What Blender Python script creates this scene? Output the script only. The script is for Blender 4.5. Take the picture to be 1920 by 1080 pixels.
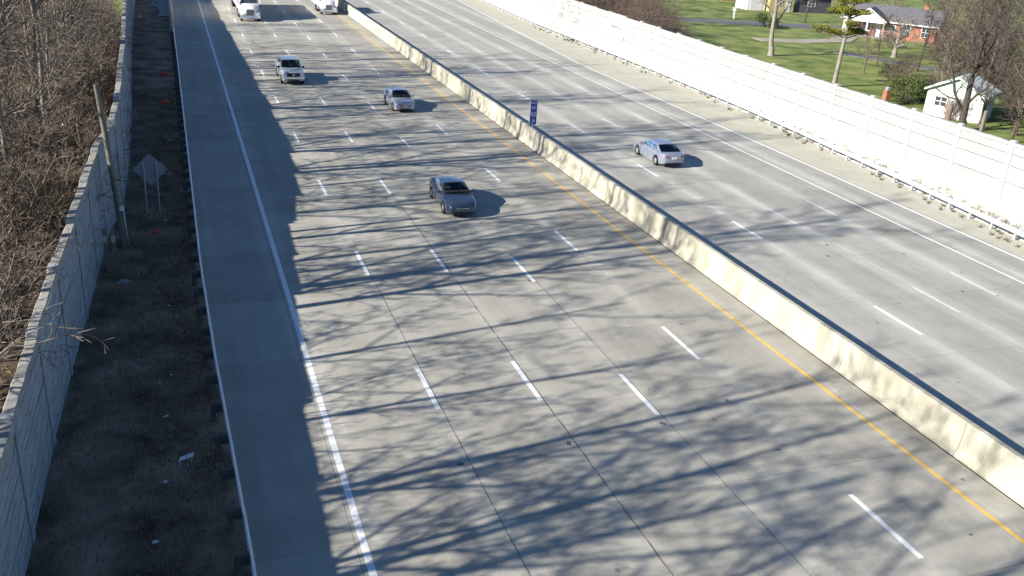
import bpy, math, random
import numpy as np
from mathutils import Vector, Matrix

# ------------------------------------------------------------------ clear
for o in list(bpy.data.objects): bpy.data.objects.remove(o, do_unlink=True)
SC = bpy.context.scene
COL = SC.collection
rad = math.radians

# ------------------------------------------------------------------ camera (traffic camera on a tall pole)
CAM = (-7.6031, 0.0, 16.0009)
F_PX, PITCH, YAW, ROLL = 1707.5, rad(22.8223), rad(21.0045), rad(4.0935)
fw = Vector((math.sin(YAW)*math.cos(PITCH), math.cos(YAW)*math.cos(PITCH), -math.sin(PITCH)))
r0 = fw.cross(Vector((0, 0, 1))).normalized(); u0 = r0.cross(fw)
rr = r0*math.cos(ROLL)+u0*math.sin(ROLL); uu = -r0*math.sin(ROLL)+u0*math.cos(ROLL)
cd = bpy.data.cameras.new('camera'); cam = bpy.data.objects.new('camera', cd); COL.objects.link(cam)
cd.sensor_width = 36; cd.lens = F_PX/1920*36; cd.clip_start = .1; cd.clip_end = 2000
cam.matrix_world = Matrix(((rr.x, uu.x, -fw.x, CAM[0]), (rr.y, uu.y, -fw.y, CAM[1]), (rr.z, uu.z, -fw.z, CAM[2]), (0, 0, 0, 1)))
SC.camera = cam
SC.render.resolution_x, SC.render.resolution_y = 1024, 576

# ------------------------------------------------------------------ sky, sun, exposure
SUN_EL, SUN_A = rad(26.6), rad(8.5)          # low December sun; shadows run to +x, a little to +y
S = Vector((-math.cos(SUN_EL)*math.cos(SUN_A), -math.cos(SUN_EL)*math.sin(SUN_A), math.sin(SUN_EL)))
W = bpy.data.worlds.new('World'); SC.world = W; W.use_nodes = True
nt = W.node_tree; bg = nt.nodes['Background']
sky = nt.nodes.new('ShaderNodeTexSky'); sky.sky_type = 'NISHITA'; sky.sun_disc = False
sky.sun_elevation = SUN_EL; sky.sun_rotation = math.atan2(S.x, S.y)
sky.air_density = 1.0; sky.dust_density = 0.1; sky.ozone_density = 7.0
nt.links.new(sky.outputs[0], bg.inputs[0]); bg.inputs[1].default_value = 0.072
sl = bpy.data.lights.new('sun', 'SUN'); sl.energy = 5.0; sl.angle = rad(0.53); sl.color = (1, .95, .86)
so = bpy.data.objects.new('sun', sl); COL.objects.link(so)
so.rotation_euler = S.to_track_quat('Z', 'Y').to_euler(); so.location = (-60, -20, 60)
SC.view_settings.view_transform = 'Standard'; SC.view_settings.look = 'None'
SC.view_settings.gamma = 1; SC.view_settings.exposure = 0.98

# ------------------------------------------------------------------ materials
MATS = {}
def mat(name, col, rough=.85, var=.12, scale=2.0, col2=None, bump=0, bscale=None, metal=0, coat=0, objvar=0, stretch=(1, 1, 1), spec=.3, fine=0, emis=None, local=False, brick=0):
    m = bpy.data.materials.new(name); m.use_nodes = True; MATS[name] = m
    t = m.node_tree; N, L = t.nodes, t.links; b = N['Principled BSDF']
    b.inputs['Roughness'].default_value = rough; b.inputs['Metallic'].default_value = metal
    b.inputs['Specular IOR Level'].default_value = spec; b.inputs['Coat Weight'].default_value = coat
    b.inputs['Coat Roughness'].default_value = .05
    c = Vector(col); lo = [x*(1-var) for x in col]; hi = [min(1, x*(1+var)) for x in (col2 or col)]
    if local:
        g = N.new('ShaderNodeTexCoord'); src = g.outputs['Object']
    else:
        g = N.new('ShaderNodeNewGeometry'); src = g.outputs['Position']
    mp = N.new('ShaderNodeMapping'); mp.inputs['Scale'].default_value = stretch
    L.new(src, mp.inputs['Vector'])
    n = N.new('ShaderNodeTexNoise'); n.inputs['Scale'].default_value = scale; n.inputs['Detail'].default_value = 6
    n.inputs['Roughness'].default_value = .62; L.new(mp.outputs[0], n.inputs['Vector'])
    cr = N.new('ShaderNodeMapRange'); cr.inputs[1].default_value = .32; cr.inputs[2].default_value = .68
    L.new(n.outputs['Fac'], cr.inputs[0])
    mx = N.new('ShaderNodeMix'); mx.data_type = 'RGBA'
    mx.inputs[6].default_value = (*lo, 1); mx.inputs[7].default_value = (*hi, 1); L.new(cr.outputs[0], mx.inputs[0])
    out = mx.outputs[2]
    if fine:
        n2 = N.new('ShaderNodeTexNoise'); n2.inputs['Scale'].default_value = 22; n2.inputs['Detail'].default_value = 3
        L.new(src, n2.inputs['Vector'])
        r2 = N.new('ShaderNodeMapRange'); r2.inputs[1].default_value = .25; r2.inputs[2].default_value = .75
        r2.inputs[3].default_value = 1-fine; r2.inputs[4].default_value = 1+fine; L.new(n2.outputs['Fac'], r2.inputs[0])
        v = N.new('ShaderNodeVectorMath'); v.operation = 'SCALE'; L.new(out, v.inputs[0]); L.new(r2.outputs[0], v.inputs['Scale']); out = v.outputs[0]
    if brick:                                   # course lines painted darker, standing in for relief shading the cast pattern barely shows
        tc = N.new('ShaderNodeTexCoord'); sp = N.new('ShaderNodeSeparateXYZ'); cb = N.new('ShaderNodeCombineXYZ'); L.new(tc.outputs['Object'], sp.inputs[0]); L.new(sp.outputs[0], cb.inputs[0]); L.new(sp.outputs[2], cb.inputs[1])
        bk = N.new('ShaderNodeTexBrick'); L.new(cb.outputs[0], bk.inputs['Vector']); bk.inputs['Scale'].default_value = 1; bk.inputs['Brick Width'].default_value = .74; bk.inputs['Row Height'].default_value = .2166; bk.inputs['Mortar Size'].default_value = .018; bk.inputs['Mortar Smooth'].default_value = .4
        bk.inputs['Color1'].default_value = (1, 1, 1, 1); bk.inputs['Color2'].default_value = (.93, .93, .93, 1); bk.inputs['Mortar'].default_value = (brick,)*3+(1,)
        v = N.new('ShaderNodeVectorMath'); v.operation = 'MULTIPLY'; L.new(out, v.inputs[0]); L.new(bk.outputs['Color'], v.inputs[1]); out = v.outputs[0]
    if objvar:
        oi = N.new('ShaderNodeObjectInfo'); r3 = N.new('ShaderNodeMapRange'); r3.inputs[3].default_value = 1-objvar; r3.inputs[4].default_value = 1+objvar
        L.new(oi.outputs['Random'], r3.inputs[0])
        v = N.new('ShaderNodeVectorMath'); v.operation = 'SCALE'; L.new(out, v.inputs[0]); L.new(r3.outputs[0], v.inputs['Scale']); out = v.outputs[0]
    L.new(out, b.inputs['Base Color'])
    if bump:
        bp = N.new('ShaderNodeBump'); bp.inputs['Strength'].default_value = bump; bp.inputs['Distance'].default_value = .03
        n3 = N.new('ShaderNodeTexNoise'); n3.inputs['Scale'].default_value = bscale or scale*6; n3.inputs['Detail'].default_value = 5
        L.new(mp.outputs[0], n3.inputs['Vector']); L.new(n3.outputs['Fac'], bp.inputs['Height']); L.new(bp.outputs[0], b.inputs['Normal'])
    return m

def road_mat(name, base, x0, lane, track=.12):
    """worn concrete: slab tint, long tyre streaks, wheel tracks, stains, hairline cracks, tar specks"""
    m = bpy.data.materials.new(name); m.use_nodes = True; MATS[name] = m
    t = m.node_tree; N, L = t.nodes, t.links; b = N['Principled BSDF']
    b.inputs['Roughness'].default_value = .88; b.inputs['Specular IOR Level'].default_value = .22
    g = N.new('ShaderNodeNewGeometry'); P = g.outputs['Position']
    def noise(sc, det, stretch=(1, 1, 1), rough=.6):
        mp = N.new('ShaderNodeMapping'); mp.inputs['Scale'].default_value = stretch; L.new(P, mp.inputs[0])
        n = N.new('ShaderNodeTexNoise'); n.inputs['Scale'].default_value = sc; n.inputs['Detail'].default_value = det; n.inputs['Roughness'].default_value = rough
        L.new(mp.outputs[0], n.inputs['Vector']); return n.outputs['Fac']
    def rng(s, a, b_, c, d):
        r = N.new('ShaderNodeMapRange'); L.new(s, r.inputs[0])
        for i, v in enumerate((a, b_, c, d)): r.inputs[i+1].default_value = v
        return r.outputs[0]
    def mth(op, a, b_):
        q = N.new('ShaderNodeMath'); q.operation = op
        for i, v in enumerate((a, b_)):
            if isinstance(v, (int, float)): q.inputs[i].default_value = v
            else: L.new(v, q.inputs[i])
        return q.outputs[0]
    f = rng(noise(.4, 6, rough=.7), .3, .7, .86, 1.10)
    f = mth('MULTIPLY', f, rng(noise(1.6, 4, (1.3, .035, 1)), .3, .7, .93, 1.06))      # streaks along the lanes
    f = mth('MULTIPLY', f, rng(noise(28, 3), .25, .75, .94, 1.06))                     # grain
    f = mth('MULTIPLY', f, rng(noise(4, 7, rough=.75), .55, .75, 1, .80))               # blotches
    sx = N.new('ShaderNodeSeparateXYZ'); L.new(P, sx.inputs[0])
    ph = mth('MULTIPLY', mth('SUBTRACT', sx.outputs[0], x0), 2*math.pi/lane)
    c2 = mth('COSINE', mth('MULTIPLY', ph, 2), 0); c1 = mth('COSINE', ph, 0)
    tr = mth('MULTIPLY', rng(c2, -1, 1, 1-track*.6, 1.0), rng(c1, -1, 1, 1-track, 1.02))
    f = mth('MULTIPLY', f, tr)
    v = N.new('ShaderNodeTexVoronoi'); v.feature = 'DISTANCE_TO_EDGE'; v.inputs['Scale'].default_value = .16
    wp = N.new('ShaderNodeVectorMath'); wp.operation = 'ADD'; L.new(P, wp.inputs[0])
    nn = N.new('ShaderNodeTexNoise'); nn.inputs['Scale'].default_value = .9; nn.inputs['Detail'].default_value = 4; L.new(P, nn.inputs['Vector']); L.new(nn.outputs['Color'], wp.inputs[1])
    L.new(wp.outputs[0], v.inputs['Vector'])
    crk = rng(v.outputs['Distance'], .0, .004, .76, 1.0)
    msk = rng(noise(.09, 2), .44, .52, 0, 1)
    mixc = mth('ADD', mth('MULTIPLY', crk, msk), mth('SUBTRACT', 1.0, msk)); f = mth('MULTIPLY', f, mixc)
    v2 = N.new('ShaderNodeTexVoronoi'); v2.inputs['Scale'].default_value = .55; L.new(P, v2.inputs['Vector'])
    f = mth('MULTIPLY', f, rng(v2.outputs['Distance'], .03, .06, .55, 1.0))            # tar specks
    oi = N.new('ShaderNodeObjectInfo'); f = mth('MULTIPLY', f, rng(oi.outputs['Random'], 0, 1, .915, 1.07))
    cc = N.new('ShaderNodeVectorMath'); cc.operation = 'SCALE'; cc.inputs[0].default_value = base; L.new(f, cc.inputs['Scale'])
    L.new(cc.outputs[0], b.inputs['Base Color'])
    bp = N.new('ShaderNodeBump'); bp.inputs['Strength'].default_value = .25; bp.inputs['Distance'].default_value = .01
    L.new(noise(35, 4), bp.inputs['Height']); L.new(bp.outputs[0], b.inputs['Normal'])
    return m

def leaf_mat(name, a, b_):
    m = mat(name, a, .7, .2, 1.2, col2=b_); return m

def glass_mat():
    m = bpy.data.materials.new('car_glass'); m.use_nodes = True; t = m.node_tree; N, L = t.nodes, t.links
    out = N['Material Output']; N.remove(N['Principled BSDF'])
    tr = N.new('ShaderNodeBsdfTransparent'); tr.inputs[0].default_value = (.42, .5, .5, 1)
    gl = N.new('ShaderNodeBsdfGlossy'); gl.inputs['Roughness'].default_value = .03; gl.inputs[0].default_value = (.9, .95, 1, 1)
    fr = N.new('ShaderNodeFresnel'); fr.inputs[0].default_value = 1.5
    mx = N.new('ShaderNodeMixShader'); L.new(fr.outputs[0], mx.inputs[0]); L.new(tr.outputs[0], mx.inputs[1]); L.new(gl.outputs[0], mx.inputs[2]); L.new(mx.outputs[0], out.inputs[0])
    MATS['car_glass'] = m; return m

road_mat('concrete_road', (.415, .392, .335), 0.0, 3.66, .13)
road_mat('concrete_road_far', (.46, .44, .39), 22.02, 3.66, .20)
mat('joint_filler', (.05, .048, .045), .9)
mat('white_paint', (.78, .78, .76), .6, .1, 3, fine=.12)
mat('worn_paint', (.6, .6, .58), .7, .18, 4, fine=.2)
mat('yellow_paint', (.72, .45, .10), .6, .12, 2.5, fine=.12)
mat('barrier_concrete', (.37, .345, .265), .9, .2, 1.1, col2=(.46, .43, .34), bump=.3, bscale=9, objvar=.08, fine=.1, stretch=(1, 1, .22))
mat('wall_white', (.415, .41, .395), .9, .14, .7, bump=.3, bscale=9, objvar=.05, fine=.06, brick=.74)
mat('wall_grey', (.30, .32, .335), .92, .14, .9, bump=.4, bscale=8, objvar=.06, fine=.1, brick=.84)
mat('post_white', (.46, .455, .44), .9, .08, .9)
mat('cap_stone', (.30, .285, .25), .92, .2, 2.5, bump=.4, objvar=.1)
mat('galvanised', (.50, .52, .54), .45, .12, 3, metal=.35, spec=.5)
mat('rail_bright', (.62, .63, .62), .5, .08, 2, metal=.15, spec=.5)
mat('aluminium_back', (.21, .24, .29), .6, .06, 2, metal=.0, spec=.5)
mat('post_wood', (.11, .10, .09), .9, .2, 6, stretch=(1, 1, .15), bump=.3)
mat('pole_wood', (.17, .165, .135), .9, .22, 5, stretch=(1, 1, .12), bump=.4)
mat('verge_soil', (.095, .060, .042), .95, .4, .5, col2=(.23, .17, .115), bump=.5, bscale=7, fine=.25)
mat('forest_soil', (.045, .034, .026), .95, .35, .8, col2=(.085, .06, .042), bump=.5, bscale=6, fine=.3)
mat('tan_gravel', (.46, .435, .35), .95, .1, .6, bump=.3, bscale=25, fine=.14)
mat('pale_sand', (.66, .63, .55), .95, .22, .8, bump=.35, bscale=9, fine=.12)
mat('lawn_green', (.07, .135, .024), .95, .25, .28, col2=(.215, .225, .07), bump=.4, bscale=8, fine=.2)
mat('meadow', (.11, .11, .05), .95, .3, .15, col2=(.16, .13, .075), fine=.2)
mat('asphalt', (.13, .13, .135), .9, .12, .6, fine=.12)
mat('driveway_tan', (.34, .30, .24), .95, .12, .5, fine=.1)
mat('bark_grey', (.15, .12, .095), .9, .25, 3, col2=(.22, .18, .145), bump=.4, bscale=14, objvar=.15)
mat('bark_dark', (.085, .07, .058), .92, .25, 3, bump=.4, bscale=14, objvar=.15)
mat('bark_brown', (.15, .112, .09), .92, .22, 2, objvar=.2)
mat('twig_pale', (.225, .175, .13), .9, .2, 2, objvar=.2)
mat('trunk_lit', (.26, .235, .20), .9, .22, 2.5, bump=.4, bscale=10)
leaf_mat('pine_needles', (.10, .125, .02), (.24, .235, .04))
leaf_mat('evergreen_leaf', (.04, .062, .018), (.105, .125, .035))
leaf_mat('dry_leaf', (.12, .07, .035), (.24, .16, .09))
leaf_mat('verge_leaf', (.17, .09, .05), (.34, .22, .13))  # dry leaf copy, colour raised to make up for the dim skylight
mat('sign_text', (.42, .46, .62), .6)
leaf_mat('dead_grass', (.09, .08, .045), (.2, .17, .10))
mat('brick_red', (.36, .15, .095), .9, .15, 1.5, fine=.15)
mat('siding_white', (.74, .74, .72), .7, .05, 1)
mat('siding_yellow', (.52, .42, .2), .8, .08, 1)
mat('siding_charcoal', (.10, .095, .11), .8, .1, 1)
mat('siding_green', (.42, .52, .46), .7, .08, 1)
mat('roof_grey', (.13, .125, .135), .9, .18, 2, fine=.2, bump=.3)
mat('roof_pale', (.58, .64, .60), .6, .1, 1)
mat('window_glass', (.05, .06, .075), .1, .1, 1, spec=.6)
mat('paint_silver', (.38, .40, .46), .28, .02, 1, metal=.45, coat=.8)  # car paints lean to blue, with sky reflection put into the colour
mat('paint_white_silver', (.50, .53, .57), .3, .02, 1, metal=.25, coat=.8)
mat('paint_slate', (.045, .068, .115), .28, .02, 1, metal=.4, coat=.9)
mat('paint_pale_silver', (.30, .325, .40), .28, .02, 1, metal=.4, coat=.8)
mat('truck_white', (.78, .78, .77), .35, .03, 1, coat=.5)
mat('black_plastic', (.02, .02, .022), .6, .1, 3)
mat('tyre_rubber', (.018, .018, .019), .85, .15, 6)
mat('alloy', (.55, .56, .58), .35, .05, 3, metal=.6)
mat('chrome', (.7, .72, .74), .2, .02, 1, metal=.9)
mat('lamp_clear', (.82, .84, .86), .15, .04, 3, coat=.8)
mat('lamp_red', (.28, .04, .05), .25, .1, 3, coat=.6)
mat('seat_fabric', (.10, .10, .105), .9, .1, 5)
mat('shirt_pale', (.55, .57, .52), .9, .1, 4)
mat('shirt_dark', (.08, .09, .12), .9, .1, 4)
mat('skin', (.48, .31, .23), .6, .06, 4)
mat('hair', (.05, .035, .025), .7, .1, 8)
mat('sign_blue', (.03, .055, .26), .5, .04, 2)
mat('litter_white', (.7, .7, .7), .7, .1, 4)
mat('orange_plastic', (.62, .10, .05), .5, .2, 6)
mat('stone_grey', (.30, .30, .30), .9, .2, 3, bump=.4)
mat('mailbox_white', (.75, .75, .73), .5)
mat('terracotta', (.30, .13, .075), .9, .15, 3)
mat('ghost_tar', (.15, .145, .135), .85, .3, 1.5)
glass_mat()

# ------------------------------------------------------------------ object helpers
def tag(o, label=None, cat=None, group=None, kind=None):
    if label: o['label'] = label
    if cat: o['category'] = cat
    if group: o['group'] = group
    if kind: o['kind'] = kind
    return o
def empty(name, loc=(0, 0, 0), rz=0):
    o = bpy.data.objects.new(name, None); COL.objects.link(o); o.location = loc; o.rotation_euler = (0, 0, rz)
    o.empty_display_size = .2
    return o
def mesh_obj(name, me, parent=None, loc=(0, 0, 0), rot=(0, 0, 0), sc=(1, 1, 1)):
    o = bpy.data.objects.new(name, me); COL.objects.link(o); o.location = loc; o.rotation_euler = rot; o.scale = sc
    if parent: o.parent = parent
    return o
def copy_tree(o, parent=None):
    c = o.copy(); COL.objects.link(c)
    if parent: c.parent = parent
    for ch in o.children: copy_tree(ch, c)
    return c

class MB:
    def __init__(s): s.v = []; s.f = []
    def add(s, vs, fs):
        n = len(s.v); s.v += [tuple(p) for p in vs]; s.f += [tuple(i+n for i in f) for f in fs]; return s
    def box(s, x0, x1, y0, y1, z0, z1):
        return s.add([(x0, y0, z0), (x1, y0, z0), (x1, y1, z0), (x0, y1, z0), (x0, y0, z1), (x1, y0, z1), (x1, y1, z1), (x0, y1, z1)],
                     [(0, 3, 2, 1), (4, 5, 6, 7), (0, 1, 5, 4), (1, 2, 6, 5), (2, 3, 7, 6), (3, 0, 4, 7)])
    def bev_box(s, x0, x1, y0, y1, z0, z1, b):
        """box with chamfered top and vertical edges"""
        def ring(z, d):
            return [(x0+d+b, y0+d, z), (x1-d-b, y0+d, z), (x1-d, y0+d+b, z), (x1-d, y1-d-b, z), (x1-d-b, y1-d, z), (x0+d+b, y1-d, z), (x0+d, y1-d-b, z), (x0+d, y0+d+b, z)]
        vs = ring(z0, 0)+ring(z1-b, 0)+ring(z1, b); fs = [tuple(range(7, -1, -1)), tuple(range(16, 24))]
        for k in (0, 8):
            for i in range(8): j = (i+1) % 8; fs.append((k+i, k+j, k+8+j, k+8+i))
        return s.add(vs, fs)
    def quad(s, a, b, c, d): return s.add([a, b, c, d], [(0, 1, 2, 3)])
    def prism(s, poly, ax, h0, h1):
        """poly in the two axes other than ax, extruded along ax"""
        def P(p, h): q = list(p); q.insert(ax, h); return tuple(q)
        n = len(poly); vs = [P(p, h0) for p in poly]+[P(p, h1) for p in poly]
        fs = [tuple(range(n-1, -1, -1)), tuple(range(n, 2*n))]+[(i, (i+1) % n, n+(i+1) % n, n+i) for i in range(n)]
        return s.add(vs, fs)
    def loft(s, rings, closed=True, caps=True):
        n = len(rings[0]); vs = [p for r in rings for p in r]; fs = []
        for k in range(len(rings)-1):
            for i in range(n if closed else n-1):
                j = (i+1) % n; fs.append((k*n+i, k*n+j, (k+1)*n+j, (k+1)*n+i))
        if caps: fs += [tuple(range(n-1, -1, -1)), tuple((len(rings)-1)*n+i for i in range(n))]
        return s.add(vs, fs)
    def tube(s, pts, rs, n=6, caps=True):
        rings = []
        for k, p in enumerate(pts):
            p = Vector(p); a = Vector(pts[max(k-1, 0)]); b = Vector(pts[min(k+1, len(pts)-1)]); d = (b-a).normalized()
            h = Vector((0, 0, 1)) if abs(d.z) < .9 else Vector((1, 0, 0)); u = d.cross(h).normalized(); w = d.cross(u)
            r = rs[k] if isinstance(rs, (list, tuple)) else rs
            rings.append([p+u*(r*math.cos(2*math.pi*i/n))+w*(r*math.sin(2*math.pi*i/n)) for i in range(n)])
        return s.loft(rings, True, caps)
    def disc(s, c, ax, r, h, n=16, r2=None):
        c = Vector(c); d = Vector((0, 0, 0)); d[ax] = h/2
        return s.tube([c-d, c+d], [r, r if r2 is None else r2], n)
    def mesh(s, name, m, smooth=False):
        me = bpy.data.meshes.new(name); me.from_pydata(s.v, [], s.f); me.materials.append(MATS[m])
        if smooth: me.polygons.foreach_set('use_smooth', [True]*len(me.polygons))
        me.update(); return me
    def build(s, name, m, parent=None, smooth=False, loc=(0, 0, 0), rot=(0, 0, 0)):
        return mesh_obj(name, s.mesh(name, m, smooth), parent, loc, rot)
def smooth_angle(o, deg=35):
    me = o.data
    me.polygons.foreach_set('use_smooth', [True]*len(me.polygons))
    try: me.set_sharp_from_angle(angle=rad(deg))
    except Exception: pass
def interp(tbl, y):
    return float(np.interp(y, [a for a, _ in tbl], [b for _, b in tbl]))
def sheet(name, poly, z, m, kind='structure', sub=None):
    vs = [(x, y, z) if not callable(z) else (x, y, z(x, y)) for x, y in poly]
    b = MB(); b.add(vs, [tuple(range(len(vs)))]); o = b.build(name, m); tag(o, kind=kind); return o
def strip(name, xl, xr, ys, zl, zr, m, nx=6, rough=0, seed=1, kind='structure'):
    """ground strip between two lines given as tables of y -> x, with slight unevenness"""
    rnd = random.Random(seed); b = MB(); V = []; Fc = []
    for y in ys:
        a, c = interp(xl, y), interp(xr, y)
        for i in range(nx+1):
            t = i/nx; e = rough*(rnd.random()-.5) if 0 < i < nx else 0
            V.append((a+(c-a)*t, y, zl+(zr-zl)*t+e))
    for k in range(len(ys)-1):
        for i in range(nx): q = k*(nx+1)+i; Fc.append((q, q+1, q+nx+2, q+nx+1))
    b.add(V, Fc); o = b.build(name, m, smooth=True); tag(o, kind=kind); return o

# ------------------------------------------------------------------ lines of the place (y -> x)
WALL_L = [(-20, -12.3), (8, -12.2), (17.2, -12.1), (21.8, -12.05), (26.4, -11.97), (31, -11.85), (35.6, -11.65), (40.2, -11.5), (44.8, -11.35), (49.35, -10.8), (53.9, -10.75), (58.5, -10.77), (72, -11.0), (95, -11.6), (130, -12.2), (200, -12.9)]
WALL_LH = [(-20, 3.5), (14, 3.55), (20, 3.68), (26, 3.85), (36, 4.15), (45, 4.35), (49, 4.65), (60, 5.05), (90, 5.2), (200, 5.3)]
RAIL_L = [(-10, -6.6), (19, -6.72), (30, -7.05), (39, -7.22), (60, -7.3), (94, -7.42), (112, -7.55), (200, -7.8)]
EDGE_R = [(-10, 35.1), (95, 35.1), (113, 36.2), (159, 39.4), (210, 43)]
RAIL_R = [(-10, 34.2), (20, 36.0), (37, 37.15), (47, 38.2), (60, 39.4), (70, 40.2), (87, 40.85), (105, 41.15), (126, 41.35), (150, 42.6), (210, 46.0)]
def WALL_R(y): return 42.35+.024*(y-42.6)+(0 if y < 120 else .0009*(y-120)**2)
ys_all = [float(y) for y in np.arange(-12, 206, 3.0)]

# ------------------------------------------------------------------ ground sheets
g = MB(); R_ = 900
g.add([(-R_, -R_, -.35), (R_, -R_, -.35), (R_, R_, -.35), (-R_, R_, -.35)], [(0, 1, 2, 3)])
tag(g.build('ground', 'meadow'), kind='structure')
strip('forest_floor', [(-20, -75), (210, -75)], [(y, x-.15) for y, x in WALL_L], [y for y in ys_all if y < 127], .5, .15, 'forest_soil', 24, .35, 3)
strip('lawn', [(-20, -120), (330, -120)], [(y, x-.15) for y, x in WALL_L], [float(y) for y in range(120, 326, 6)], .2, .1, 'lawn_green', 20, .05, 13)
strip('verge', [(y, x+.1) for y, x in WALL_L], [(y, x+.02) for y, x in RAIL_L], ys_all, .12, .03, 'verge_soil', 8, .05, 4)
strip('gravel_shoulder', [(y, x+.25) for y, x in EDGE_R], [(y, x+.6) for y, x in RAIL_R], ys_all, -.012, .0, 'tan_gravel', 5, .02, 5)
strip('embankment', [(y, x+.6) for y, x in RAIL_R], [(y, WALL_R(y)+.1) for y in ys_all], ys_all, .0, .5, 'pale_sand', 6, .10, 6)
strip('lawn', [(y, WALL_R(y)+.3) for y in ys_all], [(-20, 330), (210, 330)], ys_all+[230., 260., 320.], .05, .0, 'lawn_green', 40, .06, 7)

# ------------------------------------------------------------------ roads with concrete slabs
def make_road(name, xs, mname, y0=4.0, y1=181.0, step=5.49, xb=None):
    b = MB(); b.box(xs[0]-.05, xs[-1]+.05, y0-14, y1+20, -.30, -.022)
    road = b.build(name, 'joint_filler'); tag(road, kind='structure')
    rnd = random.Random(len(xs)); ny = int((y1-y0)/step); cache = {}
    for i in range(len(xs)-1):
        w = xs[i+1]-xs[i]; k = round(w, 3)
        if k not in cache:
            m = MB(); m.box(-w/2+.007, w/2-.007, -step/2+.006, step/2-.006, -.02, .02)
            cache[k] = m.mesh('concrete_slab', mname)
        for j in range(ny):
            mesh_obj('concrete_slab', cache[k], road, ((xs[i]+xs[i+1])/2, y0+step*(j+.5)+(.0 if i % 2 else .0), -.02+rnd.uniform(-.0022, .0)))
    return road
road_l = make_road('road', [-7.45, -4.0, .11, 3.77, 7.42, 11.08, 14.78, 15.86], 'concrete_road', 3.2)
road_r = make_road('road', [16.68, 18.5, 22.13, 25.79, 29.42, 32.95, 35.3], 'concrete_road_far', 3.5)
# widening wedge of the far carriageway
strip('road', [(y, 35.31) for y in (90, 210)], [(y, x+.26) for y, x in EDGE_R], [float(y) for y in range(96, 206, 6)], -.006, -.006, 'concrete_road_far', 1)

def dash_mesh(w, l, m):
    b = MB(); b.box(-w/2, w/2, 0, l, 0, .004); return b.mesh('lane_dash', m)
PER = 12.192
dm, dmw = dash_mesh(.175, 3.05, 'white_paint'), dash_mesh(.13, 3.05, 'worn_paint')
for x, ph in ((0, 25.95), (3.66, 25.70), (7.316, 23.83), (10.97, 27.32)):
    for i in range(-2, 13): mesh_obj('lane_dash', dm, road_l, (x, ph+i*PER-(.4 if i < 0 and x < 9 else 0), .0005))
for x, ph, mm in ((22.02, 27.30, dm), (25.69, 28.9, dmw), (29.3, 30.2, dmw)):
    for i in range(-2, 13): mesh_obj('lane_dash', mm, road_r, (x, ph+i*PER, .0005))
def edge_line(name, tbl, w, m, parent, y0=-8, y1=200, gap=None):
    b = MB(); ys = np.arange(y0, y1, 4.0); rings = []
    for y in ys:
        x = interp(tbl, y); rings.append([(x-w/2, y, .0005), (x+w/2, y, .0005), (x+w/2, y, .0045), (x-w/2, y, .0045)])
    b.loft(rings); return b.build(name, m, parent)
edge_line('edge_line', [(0, -3.78), (200, -3.76)], .2, 'white_paint', road_l)
edge_line('edge_line', [(0, 14.5), (200, 14.5)], .15, 'yellow_paint', road_l)
edge_line('edge_line', [(0, 32.1), (200, 32.3)], .13, 'white_paint', road_r)
edge_line('edge_line', EDGE_R, .19, 'white_paint', road_r)
edge_line('edge_line', [(0, 18.35), (200, 18.35)], .15, 'yellow_paint', road_r)
# tar-filled patches at some joints and small reflector scars
rnd = random.Random(5)
sc = MB(); sc.add([(-.09, -.13, 0), (.07, -.14, 0), (.1, .1, 0), (-.06, .13, 0), (-.09, -.13, .004), (.07, -.14, .004), (.1, .1, .004), (-.06, .13, .004)], [(4, 5, 6, 7), (0, 1, 5, 4), (1, 2, 6, 5), (2, 3, 7, 6), (3, 0, 4, 7)])
scm = sc.mesh('tar_patch', 'ghost_tar')
for (x, y, rd) in ((-.22, 22.6, road_l), (3.55, 22.9, road_l), (7.1, 36.2, road_l), (10.3, 24.2, road_l), (10.2, 20.9, road_l), (13.2, 15.6, road_l), (7.2, 23.3, road_l), (3.5, 47.2, road_l), (11.4, 52, road_l), (6.9, 58.0, road_l), (28.7, 36, road_r), (25.2, 38, road_r), (24.1, 36.5, road_r), (27.9, 31.0, road_r), (29.3, 30.2, road_r), (26.4, 47.0, road_r), (31.9, 38.7, road_r), (28.6, 78, road_r), (23.3, 70, road_r)):
    mesh_obj('tar_patch', scm, rd, (x, y, .0008), (0, 0, rnd.uniform(0, 3)), (rnd.uniform(.5, 1), rnd.uniform(.4, 1.1), 1))
# resealed tar line along one longitudinal joint
for (x, y0, y1) in ((3.775, 8, 48), (.115, 8, 40), (7.42, 8, 40)):
    b = MB(); r2 = random.Random(int(y0*7)); y = y0; rings = []
    while y < y1:
        w = r2.uniform(.008, .03) if x == 3.775 else r2.uniform(.006, .016); o_ = r2.uniform(-.012, .012)
        rings.append([(x-w+o_, y, -.001), (x+w+o_, y, -.001), (x+w+o_, y, .0028), (x-w+o_, y, .0028)]); y += r2.uniform(.15, .4)
    b.loft(rings); b.build('joint_sealant', 'ghost_tar', road_l)

# ------------------------------------------------------------------ median barrier
med = empty('median_barrier', (16.27, 0, 0)); tag(med, 'long pale concrete median barrier between the two carriageways', 'barrier')
prof = [(-.34, 0), (-.34, .08), (-.21, .30), (-.13, 1.23), (-.10, 1.26), (.10, 1.26), (.13, 1.23), (.21, .30), (.34, .08), (.34, 0)]
def barrier_mesh(l, k=1.0):
    b = MB(); b.loft([[(x*(1 if e else .985), y, z*k*(1 if e else .997)) for x, z in prof] for y, e in ((.008, 0), (.03, 1), (l-.03, 1), (l-.008, 0))]); return b.mesh('barrier_segment', 'barrier_concrete')
bm_ = barrier_mesh(6.1)
for j in range(-2, 33): mesh_obj('barrier_segment', bm_, med, (0, .85+6.1*j, -.01))

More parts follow.
